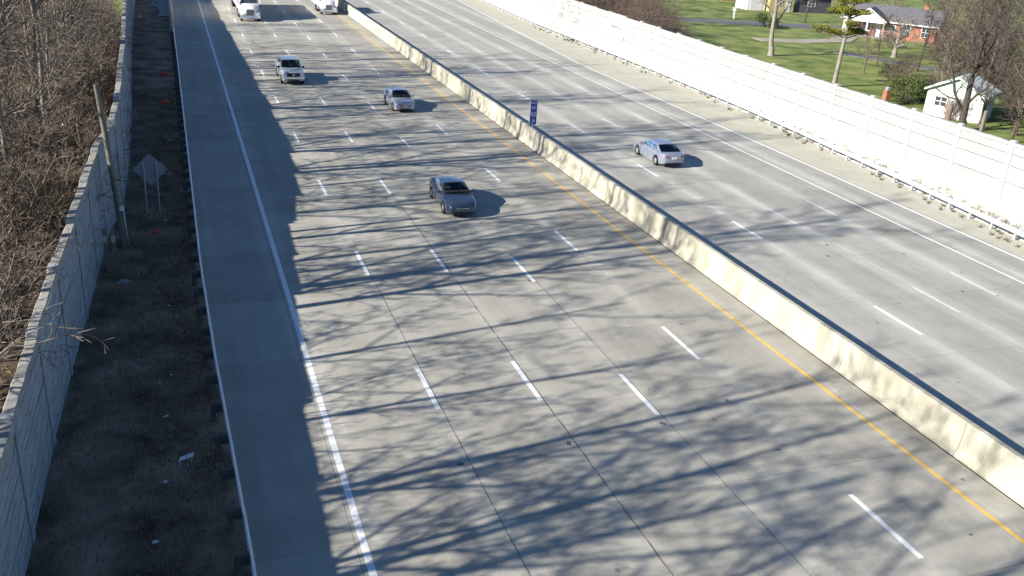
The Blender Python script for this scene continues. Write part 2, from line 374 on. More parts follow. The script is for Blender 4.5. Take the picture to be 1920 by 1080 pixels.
# ------------------------------------------------------------------ W-beam guardrails
WB = [(0, -.155), (.018, -.15), (.06, -.10), (.078, -.085), (.078, -.055), (.02, -.012), (.02, .012), (.078, .055), (.078, .085), (.06, .10), (.018, .15), (0, .155)]
def guardrail(name, tbl, y0, y1, face, m_rail, label, zc=.56, post='post_wood', step=1.905):
    root = empty(name, (interp(tbl, y0), y0, 0)); tag(root, label, 'guardrail'); ox, oy = root.location.x, y0
    pm = MB().bev_box(-.09, .09, -.075, .075, -.25, zc+.16, .012).mesh('post', post)
    bk = MB().bev_box(-.095, .095, -.07, .07, zc-.17, zc+.17, .01).mesh('blockout', post)
    y = y0
    while y < y1:
        x = interp(tbl, y); p = mesh_obj('post', pm, root, (x-ox-face*.30, y-oy, 0))
        mesh_obj('blockout', bk, p, (face*.19, 0, 0)); y += step
    sec = 3.81; y = y0-.3
    while y < y1:
        b = MB(); rings = []
        for t in (0, .5, 1.0):
            yy = y+sec*t*1.012; x = interp(tbl, yy)-ox; off = .0 if t < 1 else .006
            rings.append([(x+face*(px+off), yy-oy, zc+pz) for px, pz in WB]+[(x+face*(px-.012+off), yy-oy, zc+pz) for px, pz in WB[::-1]])
        b.loft(rings); b.build('rail_beam', m_rail, root); y += sec
    return root
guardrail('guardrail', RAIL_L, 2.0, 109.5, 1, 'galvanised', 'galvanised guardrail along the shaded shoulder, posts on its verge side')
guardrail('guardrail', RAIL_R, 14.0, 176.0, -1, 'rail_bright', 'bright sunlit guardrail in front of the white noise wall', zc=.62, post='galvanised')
# concrete rail end where the shaded guardrail stops, with its pad
eb = empty('concrete_barrier', (-7.62, 111.5, 0)); tag(eb, 'low concrete barrier continuing beyond the end of the shaded guardrail', 'barrier')
pr2 = [(-.28, 0), (-.28, .1), (-.17, .3), (-.11, .82), (.11, .82), (.17, .3), (.28, .1), (.28, 0)]
b = MB(); b.loft([[(x*k, y, z*k2) for x, z in pr2] for y, k, k2 in ((0, .7, .78), (.8, 1, .95), (6.1, 1, 1))]); b.build('end_segment', 'barrier_concrete', eb)
b = MB(); b.loft([[(x, y, z) for x, z in pr2] for y in (.01, 6.09)]); bm2 = b.mesh('barrier_segment', 'barrier_concrete')
for j in range(1, 11): mesh_obj('barrier_segment', bm2, eb, (-.02*j, 6.1*j, 0))
sheet('concrete_pad', [(-9.2, 127), (-7.95, 127), (-8.1, 190), (-10.6, 190), (-10.2, 138), (-9.2, 136)], .075, 'stone_grey')

# ------------------------------------------------------------------ noise walls: posts, stacked stone-faced panels, caps
def stone_panel(l, h, seed, mname, course=(.12, .24), depth=.035, th=.10):
    """cast panel whose road face is coursed stone relief; x along the wall, -y is the relief side"""
    rnd = random.Random(seed); b = MB(); b.box(0, l, -th, th, 0, h); z = .02
    while z < h-.04:
        c = min(rnd.uniform(*course), h-.02-z)
        if h-.02-z-c < .07: c = h-.02-z
        x = .01
        while x < l-.03:
            w = min(rnd.uniform(.35, 1.3), l-.01-x)
            if l-.01-x-w < .2: w = l-.01-x
            d = th+rnd.uniform(.008, depth); e = .008
            b.add([(x, -th+.002, z), (x+w, -th+.002, z), (x+w, -th+.002, z+c), (x, -th+.002, z+c), (x+e, -d, z+e), (x+w-e, -d, z+e), (x+w-e, -d-.004, z+c-e), (x+e, -d, z+c-e)],
                  [(4, 5, 6, 7), (0, 1, 5, 4), (1, 2, 6, 5), (2, 3, 7, 6), (3, 0, 4, 7)])
            x += w
        z += c
    return b.mesh('panel', mname)
def cap_mesh(l, mname, seed, h=.22):
    rnd = random.Random(seed); b = MB(); x = 0; rings = []
    while x < l+.01:
        d = .15+rnd.uniform(-.012, .02); t = h+rnd.uniform(-.015, .02)
        rings.append([(x, -d, 0), (x, d, 0), (x, d, t-.03), (x, d-.03, t), (x, -d+.03, t), (x, -d, t-.03)]); x += l/9.0
    b.loft(rings); return b.mesh('cap', mname)
def noise_wall(nodes, mname, label, flip, seed, post_m, cap_m, panels=3):
    """nodes: list of (x, y, base z, top z)"""
    root = empty('noise_wall', (nodes[0][0], nodes[0][1], 0)); tag(root, label, 'wall'); O = Vector((nodes[0][0], nodes[0][1], 0))
    NL, NH = 4.30, 1.30
    pv = [stone_panel(NL, NH, seed+k, mname) for k in range(5)]; cv = [cap_mesh(NL, cap_m, seed+k) for k in range(3)]
    pm = MB().bev_box(-.17, .17, -.19, .19, 0, 1, .02).mesh('post', post_m); rnd = random.Random(seed)
    for i, (x, y, z0, z1) in enumerate(nodes):
        p = mesh_obj('post', pm, root, Vector((x, y, z0-.3))-O); p.scale = (1, 1, z1-z0+.3+rnd.uniform(.10, .16))
        if i+1 == len(nodes): break
        x2, y2, z02, z12 = nodes[i+1]
        d = Vector((x2-x, y2-y, 0)); l = d.length; d.normalize(); a = math.atan2(d.y, d.x)
        zb, zt = min(z0, z02)-.1, (z1+z12)/2-.2+rnd.uniform(-.06, .06); hh = zt-zb; ll = l-.41; fr_ = (0, .36, .66, .86, 1.0) if flip else (0, .34, .68, 1.0)
        st = Vector((x, y, 0))+d*.205
        if flip: st = Vector((x2, y2, 0))-d*.205; a += math.pi
        for k in range(len(fr_)-1):
            ph = hh*(fr_[k+1]-fr_[k]); mesh_obj('panel', pv[rnd.randrange(5)], root, st+Vector((0, 0, zb+hh*fr_[k]+.012))-O, (0, 0, a), (ll/NL, 1, (ph-.035)/NH))
        mesh_obj('cap', cv[rnd.randrange(3)], root, st+Vector((0, 0, zt+.004))-O, (0, 0, a), (ll/NL, 1, 1))
    return root
nl = []
y = 3.5
while y < 196: nl.append((interp(WALL_L, y), y, .05, interp(WALL_LH, y))); y += 4.57 if not 44 < y < 45 else 4.6
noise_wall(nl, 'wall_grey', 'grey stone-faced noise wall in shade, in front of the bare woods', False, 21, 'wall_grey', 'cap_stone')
nr = []
y = 42.9-4.57*6
while y < 204: nr.append((WALL_R(y), y, .42, 4.12+.004*(y-40))); y += 4.57
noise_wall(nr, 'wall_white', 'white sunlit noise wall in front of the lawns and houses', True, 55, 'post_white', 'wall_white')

# ------------------------------------------------------------------ trees and shrubs
class TM:
    """fast collector for tapered branch tubes"""
    def __init__(s): s.V = []; s.F = []
    def tube(s, pts, rs, n):
        base = len(s.V); m = len(pts)
        for k in range(m):
            x, y, z = pts[k]; ax, ay, az = pts[max(k-1, 0)]; bx, by, bz = pts[min(k+1, m-1)]
            dx, dy, dz = bx-ax, by-ay, bz-az; l = math.sqrt(dx*dx+dy*dy+dz*dz) or 1; dx /= l; dy /= l; dz /= l
            if abs(dz) < .9: ux, uy, uz = dy, -dx, 0
            else: ux, uy, uz = 0, dz, -dy
            l = math.sqrt(ux*ux+uy*uy+uz*uz) or 1; ux /= l; uy /= l; uz /= l
            wx, wy, wz = dy*uz-dz*uy, dz*ux-dx*uz, dx*uy-dy*ux; r = rs[k]
            for i in range(n):
                c, q = r*math.cos(6.2832*i/n), r*math.sin(6.2832*i/n)
                s.V.append((x+ux*c+wx*q, y+uy*c+wy*q, z+uz*c+wz*q))
        for k in range(m-1):
            for i in range(n):
                j = (i+1) % n; a = base+k*n
                s.F.append((a+i, a+j, a+n+j, a+n+i))
    def mesh(s, name, m, smooth=True):
        me = bpy.data.meshes.new(name); me.from_pydata(s.V, [], s.F); me.materials.append(MATS[m])
        if smooth: me.polygons.foreach_set('use_smooth', [True]*len(me.polygons))
        return me
def rot_dir(d, ang, az):
    d = Vector(d); h = Vector((0, 0, 1)) if abs(d.z) < .95 else Vector((1, 0, 0)); u = d.cross(h).normalized(); w = d.cross(u)
    return d*math.cos(ang)+(u*math.cos(az)+w*math.sin(az))*math.sin(ang)
def grow(rnd, tm, start, d, length, r, level, spec, minr=.010):
    """spec[level] = (segments, sides, wobble, uplift, children, child angle, child length ratio, first child at, target mesh)"""
    seg, sides, wob, up, nch, ang, ratio, first, tgt = spec[level]
    pts = [tuple(start)]; p = Vector(start); d = Vector(d).normalized(); rs = [r]; dirs = [d.copy()]
    rend = max(minr, r*(.32 if level == 0 else .3))
    for k in range(seg):
        d = d+Vector((rnd.gauss(0, wob), rnd.gauss(0, wob), rnd.gauss(0, wob)+up)); d.normalize()
        p = p+d*(length/seg); pts.append(tuple(p)); dirs.append(d.copy()); rs.append(r+(rend-r)*((k+1)/seg)**.8)
    tm[tgt].tube(pts, rs, sides)
    if level+1 >= len(spec): return
    az = rnd.uniform(0, 6.28)
    for c in range(nch):
        t = first+(1-first)*((c+rnd.random()*.8)/nch); t = min(t, .995); k = min(int(t*seg), seg-1); f = t*seg-k
        q = Vector(pts[k]).lerp(Vector(pts[k+1]), f); rb = rs[k]+(rs[k+1]-rs[k])*f
        az += 2.4+rnd.uniform(-.5, .5)
        a = rad(ang)*rnd.uniform(.7, 1.3)
        l = length*ratio*rnd.uniform(.65, 1.2)*(1.15-.55*t if level == 0 else 1.0-.35*t)
        grow(rnd, tm, q, rot_dir(dirs[k], a, az), l, max(minr, rb*rnd.uniform(.45, .66)), level+1, spec, minr)
def bare_tree_meshes(seed, h, r, dens=(11, 7, 5, 4), ang=(48, 46, 44, 42), ratio=.42, first=.3, bark='bark_grey', wob=.07, up0=.05, minr=.011):
    rnd = random.Random(seed); tm = [TM(), TM()]
    spec = [(9, 9, wob*.6, up0, dens[0], ang[0], ratio, first, 0), (6, 6, wob*1.3, .05, dens[1], ang[1], .50, .18, 0),
            (5, 4, wob*1.6, .035, dens[2], ang[2], .52, .15, 1), (4, 3, wob*1.9, .02, dens[3], ang[3], .55, .15, 1), (3, 3, wob*2, .0, 0, 0, 0, 0, 1)]
    # root flare
    tm[0].tube([(0, 0, -.4), (0, 0, 0), (0, 0, .35), (0, 0, 1.0)], [r*1.7, r*1.45, r*1.12, r*.98], 9)
    grow(rnd, tm, (0, 0, .2), (rnd.gauss(0, .03), rnd.gauss(0, .03), 1), h*.86, r, 0, spec, minr)
    return tm[0].mesh('trunk', bark), tm[1].mesh('crown', bark)
def shrub_mesh(seed, h, stems, bark, spread=.5, dens=(6, 5, 4)):
    rnd = random.Random(seed); tm = [TM(), TM()]
    spec = [(6, 5, .16, .01, dens[0], 38, .55, .2, 0), (5, 4, .17, .0, dens[1], 42, .55, .15, 1), (4, 3, .18, .0, dens[2], 44, .6, .15, 1), (3, 3, .2, 0, 0, 0, 0, 0, 1)]
    for k in range(stems):
        a = 6.28*k/stems+rnd.uniform(-.4, .4); t = spread*rnd.uniform(.3, 1.3)
        grow(rnd, tm, (.25*math.cos(a), .25*math.sin(a), -.15), (math.cos(a)*t, math.sin(a)*t, 1), h*rnd.uniform(.7, 1.1), h*.0145, 0, spec, .011)
    return tm[0].mesh('stem', bark), tm[1].mesh('twigs', bark)
def plant(name, meshes, parts, loc, rz, s, label, cat, group, lean=(0, 0)):
    o = empty(name, loc, rz); o.scale = (s, s, s) if not isinstance(s, tuple) else s; o.rotation_euler = (lean[0], lean[1], rz)
    for n, me in zip(parts, meshes): mesh_obj(n, me, o)
    tag(o, label, cat, group); return o

TALL = [bare_tree_meshes(11, 21, .25, (12, 6, 5, 3), (42, 44, 42, 40), .36, .30, minr=.014), bare_tree_meshes(12, 19, .21, (11, 7, 4, 3), (48, 46, 44, 42), .40, .24, wob=.085, minr=.014),
        bare_tree_meshes(13, 22, .28, (11, 6, 5, 3), (38, 45, 44, 42), .40, .36, minr=.014), bare_tree_meshes(14, 15, .15, (12, 6, 5, 3), (44, 48, 44, 42), .42, .2, wob=.1, minr=.013)]
rnd = random.Random(77)
# tall trees behind the shaded wall; their shadows lie across both carriageways
tall_spots = [(-16.4, 33.2, 2, .92), (-16.5, 41.3, 0, 1.0), (-16.6, 17.2, 3, 1.05), (-17.5, 12.0, 1, .95), (-17.2, 24.2, 3, 1.05), (-18.8, 27.6, 1, .9),
              (-21.5, 37.5, 0, 1.05), (-15.3, 47.5, 3, 1.05), (-17.0, 53.6, 0, 1.0), (-15.0, 58.6, 1, .9), (-20.0, 60.5, 2, 1.0), (-16.3, 65.5, 3, 1.05), (-18.5, 71.0, 0, 1.02), (-15.2, 74.5, 3, .95),
              (-20.0, 78.5, 1, 1.1), (-15.6, 82.0, 3, 1.0), (-18.0, 88.5, 2, .95), (-15.8, 94.0, 3, .95), (-20.1, 118.0, 0, .8), (-17.15, 112.2, 2, .72), (-23.9, 115.3, 1, .8), (-23.0, 129.6, 3, .9), (-17.0, 101.5, 1, .85),
              (-16.0, 4.5, 1, .95), (-20.0, 19.5, 3, 1.1), (-16.8, 37.3, 3, .9), (-18.6, 49.8, 3, 1.2), (-15.0, 69.5, 3, .85), (-22.5, 66.0, 2, 1.05), (-15.3, 89.5, 3, .8), (-19.5, 96.5, 0, .95), (-17.0, -4.0, 0, .85), (-14.8, 53.0, 3, .8), (-22.0, 45.0, 2, 1.0), (-14.9, 62.5, 3, .8), (-14.9, 78.0, 3, .8), (-22.0, 84.0, 0, 1.1), (-19.0, 34.0, 3, 1.1), (-19.0, 9.0, 2, .95), (-18.0, 20.4, 0, .9), (-22.0, 14.5, 1, .95), (-20.5, 35.0, 0, 1.42), (-19.0, 52.0, 2, 1.3), (-21.5, 57.0, 0, 1.42), (-21.0, 70.5, 0, 1.4), (-23.0, 80.5, 2, 1.35), (-21.0, 91.0, 0, 1.2), (-19.5, 16.5, 3, 1.3)]
for i, (x, y, k, s) in enumerate(tall_spots):
    tk = (1.0 + rnd.uniform(-.04, .06))
    vis = (20.2 if False else 0)
    if (x, y) == (-20.1, 118.0): lab, grp = 'bare tree trunk near the left edge, middle of three beyond the brush', None
    elif (x, y) == (-23.9, 115.3): lab, grp = 'thick bare trunk at the top left corner on the leaf-strewn floor', None
    elif (x, y) == (-17.15, 112.2): lab, grp = 'leaning dark bare tree in the brush beside the far end of the shaded wall', None
    elif (x, y) == (-23.0, 129.6): lab, grp = 'thin bare trunk farthest back in the top left woods', None
    else: lab, grp = 'tall bare tree rising behind the shaded noise wall', 'tall bare trees behind the shaded wall'
    plant('bare_tree', TALL[k], ('trunk', 'crown'), (x, y, .25), rnd.uniform(0, 6.28), s*tk, lab, 'tree', grp, (rnd.uniform(-.04, .04), rnd.uniform(-.05, .05)))

SHR = [shrub_mesh(31, 4.8, 7, 'twig_pale', .6, (6, 4, 3)), shrub_mesh(32, 5.6, 6, 'bark_grey', .5, (6, 4, 3)), shrub_mesh(33, 4.0, 7, 'twig_pale', .85, (6, 4, 3)), shrub_mesh(34, 5.2, 7, 'bark_dark', .6, (6, 4, 3))]
n = 0
yy = 22.5
while yy < 118:
    width = 3.0+(yy-17)*.13
    m_ = max(2, int(width/2.1))
    for q in range(m_):
        x = interp(WALL_L, yy)-2.1-(width)*(q+rnd.uniform(.0, .8))/m_
        if x < -8.6-.168*yy-2.5: continue
        sc_ = rnd.uniform(.75, 1.12)*(.92 if q == 0 else 1.0)
        lab, grp = ('bare tangled shrub crowding the back of the shaded wall', 'shrubs right behind the shaded wall') if q == 0 else ('bare tangled shrub deeper in the left woods', 'shrubs deeper in the left woods')
        plant('bare_shrub', SHR[rnd.randrange(4)], ('stem', 'twigs'), (x, yy+rnd.uniform(-.7, .7), .15), rnd.uniform(0, 6.28), sc_, lab, 'shrub', grp, (rnd.uniform(-.1, .1), rnd.uniform(-.10, .08)))
        n += 1
    yy += 2.3
# overgrown dark ivy-clad snag in the brush
sn = [Vector((0, 0, -.3)), Vector((.1, 0, 1.5)), Vector((.35, .1, 3.2)), Vector((.9, .1, 5.0)), Vector((1.3, .2, 6.2))]
tmm = TM(); tmm.tube([tuple(p) for p in sn], [.45, .38, .34, .28, .16], 9)
st_ = empty('tree_snag', (-16.6, 84.0, .2)); tag(st_, 'dark leaning broken trunk standing in the left brush', 'tree'); mesh_obj('trunk', tmm.mesh('trunk', 'bark_dark'), st_)
r3 = random.Random(9); b = MB()
for k in range(900):
    t = r3.random(); c = sn[0].lerp(sn[4], t)*1.0; a = r3.uniform(0, 6.28); r_ = .5*r3.uniform(.8, 1.4); p = Vector((c.x+r_*math.cos(a), c.y+r_*math.sin(a), c.z)); u = Vector((r3.gauss(0, 1), r3.gauss(0, 1), r3.gauss(0, 1))).normalized()*.09; w = Vector((r3.gauss(0, 1), r3.gauss(0, 1), r3.gauss(0, 1))).normalized()*.09
    b.quad(p-u, p+w, p+u, p-w)
b.build('ivy', 'evergreen_leaf', st_)

# leaf litter, dead grass and dry weeds: uncountable
def scatter(name, m, n, xf, yr, z, size, label, cat, up=.25, seed=1, blade=False):
    r_ = random.Random(seed); b = MB(); V = []; Fc = []
    for k in range(n):
        y = r_.uniform(*yr); x = xf(r_, y); zz = z(x, y) if callable(z) else z; s_ = size*r_.uniform(.5, 1.4); a = r_.uniform(0, 6.28)
        if blade:
            lx, ly = math.cos(a)*s_*.5*r_.random(), math.sin(a)*s_*.5*r_.random(); w_ = size*.08
            V += [(x-w_*math.sin(a), y+w_*math.cos(a), zz), (x+w_*math.sin(a), y-w_*math.cos(a), zz), (x+lx, y+ly, zz+s_)]; i = len(V); Fc.append((i-3, i-2, i-1))
        else:
            c, q = math.cos(a)*s_, math.sin(a)*s_; t1, t2 = r_.uniform(-up, up)*s_, r_.uniform(-up, up)*s_
            V += [(x-c, y-q, zz-t1), (x+q*.5, y-c*.5, zz+t2+.01), (x+c, y+q, zz+t1), (x-q*.5, y+c*.5, zz-t2+.01)]; i = len(V); Fc.append((i-4, i-3, i-2, i-1))
    b.add(V, Fc); o = b.build(name, m); tag(o, label, cat, kind='stuff'); return o
scatter('leaf_litter', 'dry_leaf', 16000, lambda r, y: interp(WALL_L, y)-.3-r.random()**1.0*(3+.14*y), (12, 140), lambda x, y: .16+.35*min(1, (interp(WALL_L, y)-x)/60)+.06, .09, 'fallen brown leaves on the floor of the left woods', 'leaves', .5, 3)
scatter('leaf_litter', 'verge_leaf', 9000, lambda r, y: interp(RAIL_L, y)-.3-abs(r.gauss(0, 1.3)), (13, 62), lambda x, y: .05+.02*max(0, -x-7.3), .045, 'sparse fallen leaves on the shaded verge', 'leaves', .5, 4)
scatter('dead_grass', 'dead_grass', 22000, lambda r, y: r.uniform(interp(WALL_L, y)+.25, interp(RAIL_L, y)-.1), (12, 80), lambda x, y: .02+.02*max(0, -x-7.3), .16, 'thin dead grass on the shaded verge', 'grass', seed=5, blade=True)
def clumpy(r, y):
    return interp(RAIL_R, y)+.5+abs(r.gauss(0, .9))
r4 = random.Random(8); wb = MB()
for k in range(420):
    y = 28+100*r4.random()**1.4; x = interp(RAIL_R, y)+r4.choice((-.35, .7, .9, 1.3, 1.9))+r4.uniform(-.3, .8)
    for q in range(26):
        a = r4.uniform(0, 6.28); l_ = r4.uniform(.12, .36); rr_ = r4.random()*.16; px, py = x+rr_*math.cos(a), y+rr_*math.sin(a)
        wb.add([(px-.012, py, .0), (px+.012, py, .0), (px+l_*.5*math.cos(a), py+l_*.5*math.sin(a), l_+.12*max(0, x-interp(RAIL_R, y)-.4))], [(0, 1, 2)])
tag(wb.build('dry_weeds', 'dead_grass'), 'scattered tufts of dry weeds along the sunlit guardrail', 'weeds', kind='stuff')
# ------------------------------------------------------------------ yards beyond the white wall
def path_strip(name, pts, w, z, m):
    b = MB(); rings = []
    for k, p in enumerate(pts):
        p = Vector((*p, 0)); a = Vector((*pts[max(k-1, 0)], 0)); c = Vector((*pts[min(k+1, len(pts)-1)], 0)); d = (c-a).normalized(); nrm = Vector((-d.y, d.x, 0))*w/2
        rings.append([tuple(p-nrm+Vector((0, 0, z-.1))), tuple(p+nrm+Vector((0, 0, z-.1))), tuple(p+nrm+Vector((0, 0, z))), tuple(p-nrm+Vector((0, 0, z)))])
    b.loft(rings); o = b.build(name, m); tag(o, kind='structure'); return o
path_strip('street', [(52, 146), (75, 138.5), (95, 134), (125, 128), (170, 120), (300, 96)], 6.0, .13, 'asphalt')
path_strip('driveway', [(73, 117), (80, 116), (88, 117.5), (93, 122), (95, 131)], 3.4, .128, 'driveway_tan')
path_strip('driveway', [(79, 106.5), (82, 98), (85, 90), (90, 80), (97, 66)], 2.6, .128, 'asphalt')

MED = [bare_tree_meshes(41, 13, .30, (9, 7, 5, 3), (46, 46, 44, 42), .46, .26, 'trunk_lit', .11, minr=.014), bare_tree_meshes(42, 11, .17, (10, 7, 5, 3), (52, 48, 44, 42), .48, .16, 'bark_dark', .12, minr=.014),
       bare_tree_meshes(43, 12, .2, (10, 7, 5, 3), (42, 46, 44, 42), .46, .14, 'bark_brown', .1, minr=.014)]
FRK = bare_tree_meshes(45, 10, .36, (8, 8, 6, 4), (34, 44, 44, 42), .62, .10, 'bark_dark', .10, minr=.014)
RND = bare_tree_meshes(44, 5.4, .22, (12, 8, 6, 4), (62, 50, 46, 44), .52, .22, 'trunk_lit', .12, minr=.012)
BRN = [shrub_mesh(61, 5.2, 12, 'bark_brown', .35, (7, 6, 3)), shrub_mesh(62, 4.2, 11, 'bark_brown', .55, (7, 6, 3))]
rnd = random.Random(101)
plant('bare_tree', MED[0], ('trunk', 'crown'), (65.4, 102.5, .03), 1.2, 1.12, 'pale bare tree with thick trunk standing alone on the lawn behind the white wall', 'tree', None)
plant('bare_tree', RND, ('trunk', 'crown'), (85.5, 102.7, .03), .4, (1.45, 1.45, 1.0), 'small round-headed bare tree on the lawn in front of the brick house', 'tree', None)
plant('bare_tree', FRK, ('trunk', 'crown'), (57.4, 61.6, .03), 2.2, 1.0, 'dark many-forked bare tree in front of the white shed', 'tree', None)
for i, (x, y, k, s, lab) in enumerate(((62, 60, 2, .95, None), (68, 62.5, 1, .9, None), (72, 76, 1, 1.0, None), (78, 83, 2, .95, None), (74, 68, 2, 1.0, None), (84, 74, 1, 1.0, None), (90, 84, 2, 1.05, None), (95, 94, 1, 1.0, None), (88, 64, 1, 1.1, None), (101, 104, 2, 1.0, None), (100, 78, 2, 1.1, None), (57, 50, 1, .8, None), (66, 54, 2, .9, None), (112, 110, 1, 1.1, None), (113, 96, 2, 1.1, None), (126, 108, 1, 1.15, None), (120, 90, 2, 1.15, None), (110, 132, 2, 1.05, None), (120, 126, 1, 1.05, None), (98, 140, 1, .9, None), (135, 140, 2, 1.2, None), (78, 58, 2, 1.0, None), (97, 56, 2, 1.1, None), (135, 118, 2, 1.2, None), (126, 100, 2, 1.2, None), (108, 70, 1, 1.1, None), (70, 72, 1, 1.0, None), (76, 64, 1, 1.05, None), (81, 68, 2, 1.05, None), (75, 82, 2, .8, None), (80, 92, 1, .8, None), (86, 94, 2, .85, None), (89, 88, 1, .95, None), (93, 76, 1, 1.05, None), (84, 60, 1, 1.1, None), (91, 70, 2, 1.1, None), (99, 88, 1, 1.1, None), (96, 100, 2, .95, None), (104, 95, 1, 1.1, None), (106, 106, 2, 1.1, None), (103, 112, 1, .9, None), (62.5, 52, 2, .95, None), (72, 53, 1, 1.0, None), (118, 118, 2, 1.2, None), (112, 122, 1, 1.1, None), (128, 124, 1, 1.2, None), (118, 102, 1, 1.2, None), (111, 86, 2, 1.2, None), (59, 57.5, 1, .7, None), (63, 70.5, 2, .7, None), (66.5, 70, 1, .8, None), (61, 63, 2, .75, None), (70, 90, 2, .55, None), (77, 96, 1, .6, None))):
    far = x > 92
    plant('bare_tree', MED[k], ('trunk', 'crown'), (x, y, .03), rnd.uniform(0, 6.28), s, 'bare tree among the houses beyond the lawn' if far else 'bare tree in the thicket around the white shed', 'tree', 'bare trees beyond the lawn' if far else 'bare trees around the white shed')
# brown brush along the back of the white wall
k = 0
for y in np.arange(98, 178, 2.6):
    for q in range(3):
        x = WALL_R(y)+3.6+q*(3.2+rnd.uniform(-.6, .8))+rnd.uniform(-.6, .6)
        if q > (y-96)/9: continue
        plant('brown_shrub', BRN[k % 2], ('stem', 'twigs'), (x, float(y)+rnd.uniform(-.8, .8), .02), rnd.uniform(0, 6.28), rnd.uniform(.8, 1.15), 'reddish brown bare shrub in the brush behind the far white wall', 'shrub', 'brown brush behind the white wall'); k += 1
for (x, y, s) in ((56, 118, .8), (62, 131, .95), (60, 145, 1.0), (68, 140, .9), (66, 158, 1.0), (73, 152, .9), (62, 172, 1.0), (80, 168, .95), (90, 178, 1.0), (75, 182, 1.1)):
    plant('bare_tree', MED[2 if s < 1 else 1], ('trunk', 'crown'), (x, y, .02), rnd.uniform(0, 6.28), s, 'bare tree standing in the brown brush behind the white wall', 'tree', 'bare trees in the brown brush')
for (x, y, s) in ((60.5, 66, .42), (66, 80, .5), (69, 84, .45), (64, 56.5, .5), (74, 88, .5), (58.5, 54, .45), (82, 88, .5), (71, 58, .55), (90, 100, .5), (79, 74, .6), (92, 111, .45), (106, 112.6, .4), (67, 58, .7), (69.5, 66, .75), (73, 71, .7), (77, 78, .7), (62, 55, .6), (60, 49, .55), (81, 80, .7), (84, 84, .7), (87, 78, .8), (75, 60, .8), (82, 64, .85), (90, 92, .7), (95, 86, .8), (88, 70, .85), (68, 76, .5), (98, 96, .7), (103, 100, .8), (99, 108, .6), (107, 118, .7)):
    plant('brown_shrub', BRN[1], ('stem', 'twigs'), (x, y, .02), rnd.uniform(0, 6.28), s*1.3, 'low bare brown shrub at the foot of the yard thicket', 'shrub', 'low shrubs in the yard thicket')

# leafy crowns from leaf-sized faces in clumps
def leaf_clump(b, r_, c, rx, ry, rz, n, size, flat=0):
    V = []; Fc = []
    for k in range(n):
        u = Vector((r_.gauss(0, 1), r_.gauss(0, 1), r_.gauss(0, 1))).normalized()*(r_.random()**.45)
        p = Vector((c[0]+u.x*rx, c[1]+u.y*ry, c[2]+u.z*rz)); a = Vector((r_.gauss(0, 1), r_.gauss(0, 1), r_.gauss(0, 1-flat*.7))).normalized()*size*r_.uniform(.6, 1.4); w = a.cross(Vector((r_.gauss(0, 1), r_.gauss(0, 1), r_.gauss(0, 1)))).normalized()*size*.45
        V += [p-a, p+w, p+a, p-w]; i = len(V); Fc.append((i-4, i-3, i-2, i-1))
    b.add(V, Fc)
# pine with flat yellow-green foliage pads
pine = empty('pine_tree', (59.5, 82.0, .03)); tag(pine, 'yellow-green pine with layered foliage pads and a bare leaning trunk', 'tree')
r5 = random.Random(4); tmm = TM(); axis = [(0, 0, -.3), (.08, 0, 2), (.3, .1, 5), (.42, .1, 8), (.45, .1, 11), (.5, .2, 14.5)]
tmm.tube(axis, [.27, .22, .19, .16, .12, .05], 9); fb = MB()
def ax_at(z): return (float(np.interp(z, [p[2] for p in axis], [p[0] for p in axis])), float(np.interp(z, [p[2] for p in axis], [p[1] for p in axis])))
right = Vector((rr.x, rr.y, 0)).normalized()
for (z, side, l_) in ((5.0, -1.0, 3.0), (5.3, -.9, 2.2), (5.3, 1.0, 1.9), (5.6, .3, 1.2), (7.2, -1.0, 2.0), (7.4, 1.0, 1.6), (7.7, -.4, 1.3), (7.6, 2.2, 1.3), (9.5, -1.0, 1.7), (9.7, .9, 1.9), (10.0, -.3, 1.2), (10.2, 2.4, 1.4), (10.5, .4, 1.5),
                      (11.6, -1, 1.7), (11.9, .8, 1.6), (12.6, -.5, 1.3), (13.0, .6, 1.3), (13.6, -.4, .9), (14.4, 0, .6), (6.3, 2.6, 1.2), (8.7, .9, 1.1), (8.5, -.8, 1.0)):
    ax_, ay_ = ax_at(z)
    if abs(side) <= 1: d = right*side+Vector((right.y, -right.x, 0))*r5.uniform(-.5, .5)
    else: d = Vector((math.cos(side*1.7), math.sin(side*1.7), 0))
    d = d.normalized(); e = Vector((ax_, ay_, z))+d*l_+Vector((0, 0, .25*l_)); mid = Vector((ax_, ay_, z)).lerp(e, .5)+Vector((0, 0, -.1))
    tmm.tube([(ax_, ay_, z-.2), tuple(mid), tuple(e)], [.08, .055, .02], 5)
    for q in range(6):
        t = .28+.15*q; c = Vector((ax_, ay_, z)).lerp(e, t)+Vector((r5.gauss(0, .28), r5.gauss(0, .28), .22+r5.gauss(0, .1)))
        leaf_clump(fb, r5, c, .7, .7, .3, 230, .09, 1)
mesh_obj('trunk', tmm.mesh('trunk', 'trunk_lit'), pine); fb.build('crown', 'pine_needles', pine)
def evergreen_bush(loc, rx, rz, n, label, seed, m='evergreen_leaf', s=.1, group=None):
    r_ = random.Random(seed); o = empty('evergreen_bush', loc); b = MB(); t = TM()
    for q in range(max(6, n//220)):
        a = r_.uniform(0, 6.28); d = rx*math.sqrt(r_.random())*.75; c = (d*math.cos(a), d*math.sin(a), rz*r_.uniform(.25, .85)*(1-.35*(d/rx)))
        leaf_clump(b, r_, c, rx*.42, rx*.42, rz*.3, 220, s); t.tube([(0, 0, -.1), (c[0]*.5, c[1]*.5, c[2]*.4), c], [.07, .05, .02], 4)
    mesh_obj('stem', t.mesh('stem', 'bark_dark'), o); b.build('foliage', m, o); tag(o, label, 'bush', group); return o
evergreen_bush((61.5, 73.5, .0), 2.3, 3.4, 3600, 'green leafy bush left of the white shed behind the wall', 1)
